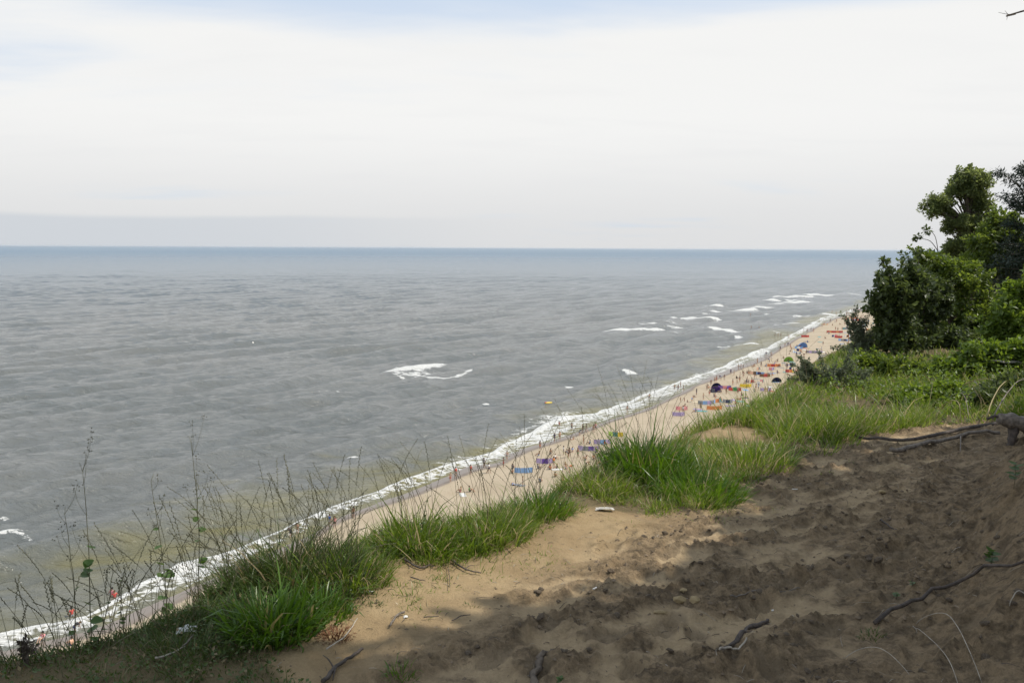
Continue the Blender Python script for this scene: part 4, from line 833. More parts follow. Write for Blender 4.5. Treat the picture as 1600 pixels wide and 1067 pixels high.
scrap('foil_scrap', (755, 842), .06, .05, .03, 'paper', 'crumpled whitish foil under the arching tuft', 'litter', .9, 8)
scrap('foil_scrap', (722, 846), .035, .03, .02, 'litter_grey', 'small pinkish grey scrap left of the whitish foil', 'litter', .2, 9)
scrap('dry_leaf', (1073, 985), .02, .012, .006, 'stone', 'small tan dry leaf on the earth below the split stone', 'leaf', .2, 10)
scrap('paper_scrap', (1505, 609), .12, .04, .03, 'paper', 'pale scrap caught in the leafy growth behind the branches', 'litter', .7, 15)
def butt(px, L, rz, label, tip=None):
    p = hit(*px); root = empty('cigarette_butt', (p.x, p.y, gz(p.x, p.y) + .006), rz); mb = MB(); mb.tube([(0, 0, 0), (L, 0, .002)], .0042, 8); link('paper', mb.mesh('paper', M['butt']), root)
    mb = MB(); mb.tube([(-L * .45, 0, 0), (-.0005, 0, 0)], .0043, 8); link('filter', mb.mesh('filter', M['stone' if tip else 'butt']), root); tag(root, label, 'cigarette butt')
butt((1240, 769), .030, -.2, 'white cigarette end on the dark path just below the yellow-green clump')
butt((928, 936), .018, .7, 'short white cigarette end on the earth above the cracked clods')
butt((1205, 957), .012, -.1, 'cigarette end with an orange filter beside the thin grey stick', 1)
# split tan stone
for (px, s_, rz, lab) in [((1062, 946), (.048, .036, .028), .2, 'tan split stone in the dark earth, the bigger half'), ((1087, 948), (.032, .038, .032), .9, 'smaller half of the tan split stone'), ((1068, 928), (.028, .018, .016), .5, 'greenish flake of stone just above the split stone'),
        ((1087, 886), (.022, .010, .008), .1, 'small yellow stone chip on the pale footprint'), ((1030, 968), (.05, .02, .012), .4, 'flat sandy stone left below the split stone'), ((1378, 778), (.035, .03, .02), .4, 'rounded grey stone beside the deep hollow')]:
    p = hit(*px); me = clod_mesh(int(px[0]), .8, 'stone'); o = link('stone', me, None, (p.x, p.y, gz(p.x, p.y) + s_[2] * .4)); o.scale = s_; o.rotation_euler = (.1, .15, rz)
    tag(o, lab, 'stone')
o = None
# grey slab and seedlings under the thicket
p = hit(1568, 590); me = clod_mesh(99, .3, 'concrete'); o = link('stone_slab', me, None, (p.x, p.y, gz(p.x, p.y) + .25)); o.scale = (.30, .16, .12); tag(o, 'grey stone slab showing between the green bush and the black one', 'stone')
def seedling(px, n, size, label, h_=.10):
    p = hit(*px); root = empty('seedling', (p.x, p.y, gz(p.x, p.y))); mb = MB(); mb.tube([(0, 0, -.01), (.004, 0, h_ * .5), (0, 0, h_)], .0015, 4); link('stem', mb.mesh('stem', M['stem']), root)
    for k in range(n):
        a = k * 2.4; o = link('leaf', LEAF[1], root, (0, 0, h_ * (.35 + .65 * k / n))); o.scale = (size,) * 3; o.rotation_euler = (random.uniform(.0, .6), random.uniform(-.2, .2), a)
    tag(root, label, 'seedling')
seedling((1583, 775), 9, 1.9, 'bright green leafy seedling against the dark bank under the stump', .16)
seedling((1548, 885), 10, 1.6, 'dim green seedling low on the dark bank', .10)
seedling((1400, 935), 7, .9, 'flat little seedling on the dark earth above the long root', .03)
seedling((1424, 928), 5, .8, 'tiny sprout right next to the flat seedling', .03)
seedling((1512, 664), 5, 1.6, 'yellow-green sprout in the sun between the dark bush and the long branches', .08)
seedling((1580, 610), 6, 1.9, 'light green sprout before the black bush', .2)
seedling((875, 1068), 6, .8, 'small sprout at the bottom beside the curling root', .03)
# bare twig of the shading tree, sticking into the top corner of the sky
A = at(1650, 12, 6.0); S = spline([A, at(1600, 18, 6.0), at(1582, 23, 6.0), at(1560, 20, 6.0)], 12); 
TWIG = (A, S)
# ================================================================== LIFE ON THE BEACH
def skin_mesh(name, pts, edges, radii, rootv, mname, sub=1):
    me = bpy.data.meshes.new(name); me.from_pydata([tuple(p) for p in pts], edges, []); o = bpy.data.objects.new('tmp', me); COL.objects.link(o)
    o.modifiers.new('skin', 'SKIN'); sk = me.skin_vertices[0].data
    for i, r in enumerate(radii): sk[i].radius = (r, r) if not isinstance(r, tuple) else r
    sk[rootv].use_root = True
    if sub: o.modifiers.new('sub', 'SUBSURF').levels = sub
    dg = bpy.context.evaluated_depsgraph_get(); ev = o.evaluated_get(dg); out = bpy.data.meshes.new_from_object(ev); out.name = name
    out.materials.clear(); out.materials.append(M[mname]); out.polygons.foreach_set('use_smooth', [True] * len(out.polygons))
    bpy.data.objects.remove(o); return out
BASE = dict(pel=(0, 0, .93), sp=(0, 0, 1.14), ch=(0, 0, 1.34), nk=(0, 0, 1.48), hd=(0, .02, 1.60), tp=(0, .01, 1.70), ns=(0, .115, 1.585),
            ls=(-.17, 0, 1.41), le=(-.235, -.02, 1.13), lw=(-.25, .05, .88), lf=(-.25, .08, .76), rs=(.17, 0, 1.41), re=(.235, -.02, 1.13), rw=(.25, .05, .88), rf=(.25, .08, .76),
            lh=(-.09, 0, .90), lk=(-.105, .02, .49), la=(-.11, -.03, .08), lt=(-.12, .13, .03), rh=(.09, 0, .90), rk=(.105, .02, .49), ra=(.11, -.03, .08), rt=(.12, .13, .03))
EDG = [('pel', 'sp'), ('sp', 'ch'), ('ch', 'nk'), ('nk', 'hd'), ('hd', 'tp'), ('ch', 'ls'), ('ls', 'le'), ('le', 'lw'), ('lw', 'lf'), ('ch', 'rs'), ('rs', 're'), ('re', 'rw'), ('rw', 'rf'),
       ('pel', 'lh'), ('lh', 'lk'), ('lk', 'la'), ('la', 'lt'), ('pel', 'rh'), ('rh', 'rk'), ('rk', 'ra'), ('ra', 'rt'), ('hd', 'ns')]
RAD = dict(pel=.125, sp=.11, ch=.13, nk=.055, hd=.092, tp=.06, ns=.02, ls=.06, le=.043, lw=.03, lf=.022, rs=.06, re=.043, rw=.03, rf=.022, lh=.085, lk=.058, la=.037, lt=.026, rh=.085, rk=.058, ra=.037, rt=.026)
KEYS = list(BASE)
POSE = {'stand': {}, 
 'walk': dict(lk=(-.10, .20, .50), la=(-.10, .22, .10), lt=(-.11, .37, .05), rk=(.10, -.10, .50), ra=(.10, -.40, .13), rt=(.11, -.30, .04), le=(-.23, -.13, 1.14), lw=(-.24, -.12, .90), lf=(-.24, -.08, .79), re=(.23, .10, 1.15), rw=(.22, .28, 1.0), rf=(.22, .36, .94)),
 'wade': dict(le=(-.33, 0, 1.20), lw=(-.42, .12, 1.05), lf=(-.44, .2, 1.0), re=(.33, 0, 1.20), rw=(.42, .12, 1.05), rf=(.44, .2, 1.0), lk=(-.12, .12, .5), la=(-.13, .06, .08), lt=(-.14, .22, .03)),
 'hip': dict(le=(-.34, -.06, 1.18), lw=(-.17, .04, .99), lf=(-.12, .09, .97), re=(.22, .06, 1.14), rw=(.16, .26, 1.25), rf=(.10, .28, 1.36)),
 'bend': dict(sp=(0, .12, 1.08), ch=(0, .32, 1.16), nk=(0, .46, 1.14), hd=(0, .56, 1.09), tp=(0, .64, 1.10), ns=(0, .60, 1.0), ls=(-.17, .36, 1.15), rs=(.17, .36, 1.15), le=(-.2, .42, .87), re=(.2, .42, .87), lw=(-.17, .5, .63), rw=(.17, .5, .63), lf=(-.16, .52, .53), rf=(.16, .52, .53)),
 'sit': dict(pel=(0, 0, .13), sp=(0, -.06, .34), ch=(0, -.08, .54), nk=(0, -.06, .68), hd=(0, -.02, .79), tp=(0, -.03, .90), ns=(0, .075, .78), ls=(-.17, -.07, .60), rs=(.17, -.07, .60), le=(-.24, .10, .40), re=(.24, .10, .40), lw=(-.14, .30, .42), rw=(.14, .30, .42), lf=(-.08, .38, .42), rf=(.08, .38, .42),
             lh=(-.09, .02, .12), rh=(.09, .02, .12), lk=(-.12, .40, .44), rk=(.12, .40, .44), la=(-.11, .68, .09), ra=(.11, .68, .09), lt=(-.12, .82, .04), rt=(.12, .82, .04)),
 'lie': dict(pel=(0, 0, .13), sp=(0, -.22, .13), ch=(0, -.42, .15), nk=(0, -.56, .16), hd=(0, -.68, .18), tp=(0, -.79, .18), ns=(0, -.67, .285), ls=(-.17, -.48, .13), rs=(.17, -.48, .13), le=(-.30, -.28, .08), re=(.30, -.28, .08), lw=(-.28, -.04, .07), rw=(.28, -.04, .07), lf=(-.27, .06, .05), rf=(.27, .06, .05),
             lh=(-.09, .02, .12), rh=(.09, .02, .12), lk=(-.11, .44, .12), rk=(.11, .42, .22), la=(-.12, .84, .07), ra=(.12, .78, .07), lt=(-.13, .88, .18), rt=(.13, .84, .18))}
PROTO = {}
for pn, ov in POSE.items():
    J = dict(BASE); J.update(ov); ids = {k: i for i, k in enumerate(KEYS)}; jv = {k: np.array(J[k]) for k in KEYS}
    body = skin_mesh('person', [J[k] for k in KEYS], [(ids[a], ids[b_]) for a, b_ in EDG], [RAD[k] for k in KEYS], 0, 'skin')
    mid = lambda a, b_, f_: tuple(jv[a] * (1 - f_) + jv[b_] * f_)
    sh = skin_mesh('swim_shorts', [mid('pel', 'sp', .35), J['pel'], J['lh'], mid('lh', 'lk', .55), J['rh'], mid('rh', 'rk', .55)], [(0, 1), (1, 2), (2, 3), (1, 4), (4, 5)], [.132, .152, .108, .098, .108, .098], 1, 'wear')
    shirt = skin_mesh('shirt', [mid('pel', 'sp', .2), J['sp'], J['ch'], J['ls'], mid('ls', 'le', .6), J['rs'], mid('rs', 're', .6)], [(0, 1), (1, 2), (2, 3), (3, 4), (2, 5), (5, 6)], [.15, .135, .152, .085, .072, .085, .072], 1, 'wear')
    h0 = jv['hd'] * .55 + jv['tp'] * .45; bk = (jv['hd'] - jv['ns']); bk /= np.linalg.norm(bk)
    hair = skin_mesh('hair', [tuple(h0 + bk * .03), tuple(jv['tp'] + bk * .02), tuple(jv['hd'] + bk * .055 - (jv['tp'] - jv['hd']) * .4)], [(0, 1), (0, 2)], [.098, .07, .06], 0, 'hair')
    PROTO[pn] = (body, sh, shirt, hair)
C_ = dict(red=(.52, .08, .07), orange=(.70, .24, .09), pink=(.75, .30, .32), white=(.75, .75, .73), blue=(.06, .14, .42), navy=(.03, .04, .13), black=(.025, .025, .03), green=(.08, .28, .10), yellow=(.75, .55, .06), purple=(.15, .08, .38),
          grey=(.25, .26, .28), turquoise=(.10, .42, .45), brown=(.20, .11, .06), lilac=(.42, .34, .55), skyblue=(.25, .42, .70), peach=(.72, .45, .32), lime=(.45, .65, .15), teal=(.14, .30, .32), cream=(.7, .62, .45))
SKIN = [(.46, .27, .18), (.36, .20, .13), (.52, .33, .23), (.27, .15, .10)]; HAIR = [(.05, .03, .02), (.12, .07, .03), (.30, .20, .08), (.02, .02, .02)]
def person(px, py, pose, colr, label, group='bathers on the beach', shirt=False, yaw=None, child=False, hairc=None):
    p = on_beach(px, py); z = p.z if p.z > -.7 else -.7
    body, sh, sht, hr = PROTO[pose]; o = link('person', body, None, (p.x, p.y, z)); o.rotation_euler = (0, 0, yaw if yaw is not None else random.uniform(0, 6.28)); s_ = random.uniform(.95, 1.05) * (.66 if child else 1); o.scale = (s_,) * 3
    o.color = (*random.choice(SKIN), 1)
    a = link('shorts', sh, o); a.color = (*C_[colr], 1)
    if shirt: b_ = link('shirt', sht, o); b_.color = (*C_[colr], 1); a.color = (*random.choice([C_['navy'], C_['grey'], C_['black']]), 1)
    h = link('hair', hr, o); h.color = (*(hairc or random.choice(HAIR)), 1); tag(o, label, 'person', group); return o
def c1(x, y): return (1150 + x / 5.336, 420 + y / 5.336)
def c2(x, y): return (950 + x / 5.336, 540 + y / 5.336)
def c3(x, y): return (750 + x / 5.336, 600 + y / 5.336)
def c4(x, y): return (450 + x / 4.447, 680 + y / 4.447)
# feet positions
for f_, x, y, pose, colr, shirt, lab in [
    (c3, 33, 692, 'wade', 'black', 1, 'dark-clad bather at the foam edge in front of the pale blue windbreak'), (c3, 195, 692, 'stand', 'red', 0, 'bather in red trunks on wet sand near the dark-clad wader'), (c3, 68, 740, 'walk', 'white', 1, 'figure in white walking below the dark-clad wader'),
    (c3, 225, 632, 'wade', 'grey', 0, 'slim bather standing in the foam above the pale blue windbreak'), (c3, 500, 545, 'hip', 'orange', 0, 'sunburnt bather in orange standing above the lilac windbreak'), (c3, 622, 478, 'wade', 'navy', 1, 'dark bather ankle-deep, one of two side by side in thin water'), (c3, 665, 466, 'stand', 'brown', 0, 'brown-clad bather ankle-deep, beside the dark one'),
    (c3, 660, 380, 'wade', 'red', 1, 'bather in a red shirt jumping the breaker'), (c3, 765, 388, 'wade', 'navy', 0, 'small bather between the red-shirted one and the dark couple'), (c3, 855, 402, 'stand', 'black', 1, 'one of the dark couple at the water, the closer to the sea'), (c3, 886, 402, 'walk', 'black', 1, 'one of the dark couple at the water, the closer to the sand'),
    (c3, 830, 430, 'bend', 'black', 1, 'dark figure bending at the water line below the dark couple'), (c3, 758, 465, 'sit', 'white', 1, 'crouching child in white on wet sand'), (c3, 780, 462, 'sit', 'red', 0, 'crouching child in red on wet sand next to the white one'), (c3, 962, 388, 'stand', 'pink', 1, 'bather in pink walking out of the water'), (c3, 946, 404, 'stand', 'grey', 0, 'grey bather next to the one in pink'),
    (c3, 862, 500, 'stand', 'orange', 0, 'bather in orange trunks behind the violet windbreak'), (c3, 915, 500, 'sit', 'skyblue', 1, 'seated figure in light blue inside the violet windbreak'), (c3, 990, 492, 'sit', 'navy', 1, 'seated figure in dark blue behind the violet windbreak end'), (c3, 1040, 505, 'sit', 'red', 1, 'seated figure in red behind the small blue windbreak'),
    (c3, 746, 605, 'stand', 'brown', 0, 'tanned bather standing between the lilac and the violet windbreaks'), (c3, 815, 612, 'stand', 'green', 0, 'bather in green trunks just before the violet windbreak'), (c3, 966, 602, 'stand', 'grey', 1, 'figure in grey standing before the violet windbreak at the grass'), (c3, 628, 622, 'sit', 'white', 1, 'seated figure in white at the end of the lilac windbreak'),
    (c3, 641, 705, 'sit', 'navy', 1, 'dark seated figure on a towel below the lilac windbreak'), (c3, 712, 690, 'sit', 'brown', 0, 'seated tanned figure right of the dark seated one'), (c3, 585, 712, 'sit', 'orange', 1, 'seated figure in bright orange below the lilac windbreak'), (c3, 600, 650, 'lie', 'red', 0, 'sunbather in red lying inside the lilac windbreak'),
    (c4, 1362, 222, 'stand', 'grey', 1, 'grey wader alone where the foam band meets wet sand'), (c4, 1270, 272, 'stand', 'red', 1, 'figure all in bright red standing at the foam'), (c4, 1166, 292, 'stand', 'red', 1, 'taller of the red pair walking along the foam'), (c4, 1128, 326, 'walk', 'red', 0, 'smaller bather in red shorts ahead of the red pair'),
    (c4, 1200, 395, 'sit', 'pink', 0, 'seated pale bather on the open sand beside a white towel'), (c4, 1262, 392, 'sit', 'green', 1, 'dark seated figure at the other side of the white towel'), (c4, 1396, 262, 'walk', 'white', 1, 'figure in white on the dry sand near the grey wader'), (c4, 455, 575, 'stand', 'brown', 1, 'figure in a brown top alone on the wet sand seen through the stems'),
    (c4, 290, 630, 'walk', 'blue', 1, 'figure in blue walking beside the pink one at the foam'), (c4, 325, 645, 'stand', 'pink', 1, 'figure in pink beside the blue one at the foam'), (c4, 20, 715, 'bend', 'black', 1, 'dark crouched figure in the surf behind the grass stems'), (c4, 66, 690, 'stand', 'brown', 0, 'dark bather in the surf behind the grass stems'),
    (c2, 604, 468, 'stand', 'brown', 0, 'lone standing bather on open sand with a small child'), (c2, 636, 470, 'stand', 'red', 0, 'small child next to the lone bather'), (c2, 662, 472, 'sit', 'black', 1, 'dark hunched figure beside the small child'), (c2, 738, 412, 'hip', 'black', 1, 'dark standing figure casting a long shadow on open sand'),
    (c2, 554, 375, 'wade', 'grey', 0, 'wader at the seaward end of the four in the foam'), (c2, 584, 380, 'wade', 'navy', 0, 'second wader of the four in the foam'), (c2, 604, 350, 'wade', 'brown', 0, 'third wader, deepest of the four in the foam'), (c2, 627, 378, 'stand', 'black', 1, 'dark wader nearest the sand of the four in the foam'),
    (c2, 343, 452, 'wade', 'navy', 0, 'wader in white foam behind the tall dark grass clump'), (c2, 160, 560, 'stand', 'grey', 0, 'bather on wet sand left of the tall dark grass clump'), (c2, 890, 310, 'stand', 'brown', 0, 'tanned bather on the sand above the dark violet tent'), (c2, 905, 300, 'stand', 'red', 0, 'bather in red in the group above the dark violet tent'),
    (c2, 858, 332, 'stand', 'grey', 0, 'bather standing at the seaward side of the dark violet tent'), (c2, 942, 285, 'bend', 'navy', 1, 'bending dark figure above the dark violet tent'), (c2, 970, 290, 'walk', 'white', 0, 'bather walking between the dark violet tent and the water'), (c2, 1023, 240, 'stand', 'navy', 1, 'tall dark wader on the shining wet sand'),
    (c2, 1050, 250, 'stand', 'brown', 0, 'smaller wader beside the tall dark one'), (c2, 1088, 200, 'wade', 'grey', 0, 'first of three waders in a row at the foam'), (c2, 1108, 196, 'wade', 'navy', 0, 'middle of three waders in a row at the foam'), (c2, 1126, 202, 'stand', 'black', 1, 'third wader of the row at the foam, dark clad'),
    (c2, 1160, 232, 'sit', 'black', 1, 'dark figure seated at the seaward end of the peach windbreak'), (c2, 1190, 236, 'sit', 'navy', 1, 'dark figure seated behind the peach windbreak'), (c2, 1243, 145, 'hip', 'brown', 0, 'tanned bather standing where foam meets sand above the peach windbreak'), (c2, 1212, 180, 'sit', 'brown', 0, 'bather sitting on sand above the peach windbreak'),
    (c2, 825, 372, 'stand', 'brown', 0, 'dark bather at the corner of the dark violet tent'), (c2, 935, 455, 'sit', 'black', 1, 'black-clad figure sitting above the orange windbreak'), (c2, 1076, 450, 'sit', 'brown', 0, 'seated bather, the first of a pair on open sand'), (c2, 1106, 452, 'sit', 'red', 0, 'seated bather, the second of a pair on open sand'),
    (c2, 1145, 432, 'lie', 'black', 0, 'sunbather lying beside the seated pair'), (c2, 985, 405, 'stand', 'brown', 0, 'standing bather between the violet and the red-green windbreaks'), (c2, 941, 402, 'stand', 'navy', 0, 'bather in blue at the near edge of the dark violet tent'), (c2, 1083, 398, 'stand', 'black', 0, 'dark bather in front of the red-green windbreak'),
    (c2, 1040, 328, 'stand', 'orange', 0, 'bather in orange behind the red-green windbreak'), (c2, 1075, 322, 'stand', 'red', 0, 'bather in red behind the red-green windbreak'), (c2, 1155, 305, 'sit', 'navy', 1, 'dark figure sitting behind the yellow windbreak'), (c2, 1172, 308, 'sit', 'grey', 1, 'grey figure sitting behind the yellow windbreak'),
    (c2, 795, 450, 'stand', 'grey', 0, 'bather standing in the grey-blue camp above the orange windbreak'), (c2, 892, 450, 'stand', 'pink', 0, 'bather in pink at the edge of the grey-blue camp'), (c2, 1190, 500, 'sit', 'skyblue', 1, 'figure in light blue sitting near the grass fringe'), (c2, 845, 420, 'stand', 'red', 0, 'bather in red between the dark violet tent and the grey-blue camp'),
    (c2, 730, 555, 'sit', 'skyblue', 1, 'figure in light blue at the edge of the low green fringe'), (c2, 640, 515, 'sit', 'red', 0, 'seated bather in red behind the faded pink windbreak'), (c2, 1100, 268, 'stand', 'brown', 0, 'bather on the sand above the red-green windbreak'), (c2, 1128, 260, 'walk', 'white', 0, 'bather in white walking above the yellow windbreak'),
    (c1, 250, 730, 'wade', 'navy', 1, 'tall dark wader in the foam beside the breaker'), (c1, 292, 732, 'wade', 'grey', 0, 'wader close to the tall dark one'), (c1, 178, 790, 'stand', 'black', 0, 'dark bather at the wet sand above the peach windbreak'), (c1, 154, 812, 'sit', 'brown', 0, 'seated bather beside the dark one on wet sand'),
    (c1, 368, 680, 'stand', 'black', 1, 'dark figure where the sand narrows at the foam'), (c1, 408, 655, 'wade', 'grey', 0, 'bather in the foam near the pair of dark ones'), (c1, 433, 645, 'wade', 'navy', 1, 'tall dark bather in the foam of the pair'), (c1, 452, 665, 'stand', 'red', 0, 'bather in red on wet sand below the pair in the foam'),
    (c1, 565, 525, 'wade', 'navy', 0, 'wader in foam seaward of the red windbreak'), (c1, 592, 530, 'wade', 'brown', 0, 'second wader seaward of the red windbreak'), (c1, 625, 520, 'stand', 'black', 1, 'dark figure on wet sand past the red windbreak'), (c1, 646, 528, 'stand', 'pink', 0, 'bather in pink by the dark figure past the red windbreak'),
    (c1, 727, 440, 'wade', 'navy', 0, 'wader alone in the wide foam far along the beach'), (c1, 740, 468, 'stand', 'grey', 0, 'bather at the edge of wide foam far along the beach'), (c1, 719, 490, 'stand', 'black', 0, 'dark bather on wet sand far along the beach'), (c1, 786, 442, 'stand', 'brown', 0, 'bather on sand beyond the wide foam'),
    (c1, 890, 428, 'stand', 'black', 1, 'dark standing figure on the pale sand near the beach bend'), (c1, 742, 582, 'sit', 'brown', 0, 'sitting bather on bare sand between red windbreaks'), (c1, 848, 520, 'stand', 'black', 0, 'bather behind the long red windbreak'), (c1, 884, 515, 'stand', 'navy', 0, 'bather at the end of the long red windbreak'),
    (c1, 830, 512, 'stand', 'red', 0, 'bather in red behind the long red windbreak'), (c1, 585, 710, 'stand', 'brown', 0, 'bather standing before the grey windbreak near the little shrub'), (c1, 445, 712, 'sit', 'navy', 0, 'child digging in sand below the pair in the foam'), (c1, 800, 385, 'wade', 'navy', 0, 'swimmer standing in the water off the wide foam'),
    (c1, 835, 385, 'wade', 'brown', 0, 'second swimmer standing off the wide foam'), (c1, 125, 560, 'wade', 'navy', 0, 'bather out in the water, seaward one of two'), (c1, 190, 562, 'wade', 'brown', 0, 'bather out in the water, shoreward one of two'), (c1, 325, 585, 'wade', 'brown', 0, 'bather in the water of a loose three, seaward'),
    (c1, 350, 582, 'wade', 'navy', 0, 'middle bather of the loose three in the water'), (c1, 372, 578, 'wade', 'grey', 0, 'shoreward bather of the loose three in the water'), (c1, 440, 582, 'wade', 'black', 0, 'bather in broken water beyond the loose three'), (c1, 118, 442, 'wade', 'black', 0, 'swimmer between the rows of breakers'),
    (c1, 805, 472, 'sit', 'brown', 0, 'seated bather on bare sand beyond the long red windbreak'), (c1, 345, 870, 'sit', 'navy', 1, 'dark seated figure in front of the orange sunshade'), (c1, 300, 872, 'sit', 'orange', 0, 'seated bather in orange in front of the orange sunshade'), (c1, 92, 945, 'stand', 'black', 0, 'dark bather before the small brown windbreak'),
    (c1, 30, 945, 'stand', 'orange', 0, 'bather in orange near the yellow windbreak'), (c1, 60, 905, 'stand', 'brown', 0, 'tall bather standing at the corner of the peach windbreak'), (c1, 420, 812, 'sit', 'white', 1, 'figure in white between the green tent and the red-orange windbreak'), (c1, 250, 815, 'sit', 'blue', 1, 'figure in blue at the end of the orange windbreak')]:
    px, py = f_(x, y); person(px, py, pose, colr, lab, shirt=bool(shirt), child=('child' in lab))
for (px, py, pose, colr, lab) in [(112, 1008, 'sit', 'peach', 'figure in pale pink at the surf seen through the near stems'), (117, 992, 'bend', 'black', 'dark bending figure in the surf behind the near weeds'), (67, 1000, 'sit', 'pink', 'bather in pink sitting in the surf behind the dark stub'),
        (180, 946, 'wade', 'red', 'bather in red in the foam behind the tall weeds'), (176, 944, 'wade', 'pink', 'bather in pink in the foam beside the red one behind the tall weeds'), (113, 972, 'wade', 'red', 'small red wader deeper in the surf behind the weeds')]:
    person(px, py, pose, colr, lab, shirt=True)
# dense far part of the beach: nothing tells these small figures apart
VERB = dict(stand='standing', sit='seated', walk='walking', lie='lying', bend='bending', wade='wading')
FARX = [(1320, 1352, 488, 500), (1300, 1350, 500, 560), (1235, 1345, 535, 580), (1340, 1420, 480, 540)]
for k in range(95):
    zx = random.choice(FARX); px, py = random.uniform(zx[0], zx[1]), random.uniform(zx[2], zx[3]); p = on_beach(px, py); u, v = UV(p.x, p.y)
    if v < float(v_shore(u)) - 3 or v > float(v_shore(u)) + 42: continue
    person(px, py, (ps := random.choice(['stand', 'sit', 'walk', 'stand', 'lie'])), (cl := random.choice(['navy', 'black', 'red', 'white', 'brown', 'orange', 'blue', 'grey'])), f'tiny {VERB[ps]} bather in {cl} in the crowd on the far sand behind the shrubs', 'bathers in the far crowd', shirt=random.random() < .4)
for k in range(120):
    zx = random.choice([(1060, 1200, 600, 650), (1150, 1260, 550, 610), (800, 1000, 680, 760)]); px, py = random.uniform(zx[0], zx[1]), random.uniform(zx[2], zx[3]); p = on_beach(px, py); u, v = UV(p.x, p.y)
    if v < float(v_shore(u)) + 5 or v > float(v_shore(u)) + 34: continue
    person(px, py, (ps := random.choice(['sit', 'sit', 'lie', 'stand', 'bend'])), (cl := random.choice(['navy', 'black', 'red', 'white', 'brown', 'orange', 'skyblue', 'grey'])), f'small {VERB[ps]} bather in {cl} ' + ('between the violet and blue windbreaks' if px < 1010 else 'around the dark violet tent' if px < 1180 and py > 595 else 'among the camps by the little shrub'), 'bathers among the camps', shirt=random.random() < .4)
for k in range(16):
    px = 1316 + random.uniform(0, 34); person(px, 489.5 - (px - 1316) * .18, 'stand', random.choice(['navy', 'black', 'grey']), 'dark figure in the bunch at the water where the beach vanishes', 'dark bunch of bathers at the water', shirt=True)

# windbreaks: cloth panels on poles
def panel_mesh(w=1.15, h=.95):
    n, m_ = 7, 3; U_, V_ = np.meshgrid(np.linspace(0, 1, n), np.linspace(0, 1, m_), indexing='ij')
    V = np.stack([U_ * w, .10 * np.sin(U_ * math.pi) * (.7 + .3 * V_), .10 + V_ * h - .03 * np.sin(U_ * math.pi) * V_], -1).reshape(-1, 3); return mesh_np('panel', V, grid(range(n), range(m_)), None, True, M['cloth'])
PANEL = panel_mesh(); mb = MB(); mb.tube([(0, 0, -.15), (0, 0, 1.12)], .018, 6); POLE = mb.mesh('pole', M['pole'])
def windbreak(px, py, yaw_deg, n, cols, label, curve=0.3, hscale=1.0, wscale=1.0):
    p = on_beach(px, py); root = empty('windbreak', (p.x, p.y, p.z), math.radians(yaw_deg)); x = y = 0.0; a = -curve * (n - 1) / 2
    sx = -sum(math.cos(-curve * (n - 1) / 2 + curve * i) for i in range(n)) * 1.15 * wscale / 2; x = sx
    for i in range(n + 1):
        o = link('pole', POLE, root, (x, y, 0)); o.scale = (1, 1, hscale)
        if i < n:
            q_ = link('panel', PANEL, root, (x, y, 0)); q_.rotation_euler = (0, 0, a); q_.scale = (wscale, 1, hscale); q_.color = (*C_[cols[i % len(cols)]], 1)
            x += math.cos(a) * 1.15 * wscale; y += math.sin(a) * 1.15 * wscale; a += curve
    tag(root, label, 'windbreak', 'windbreaks on the beach'); return root
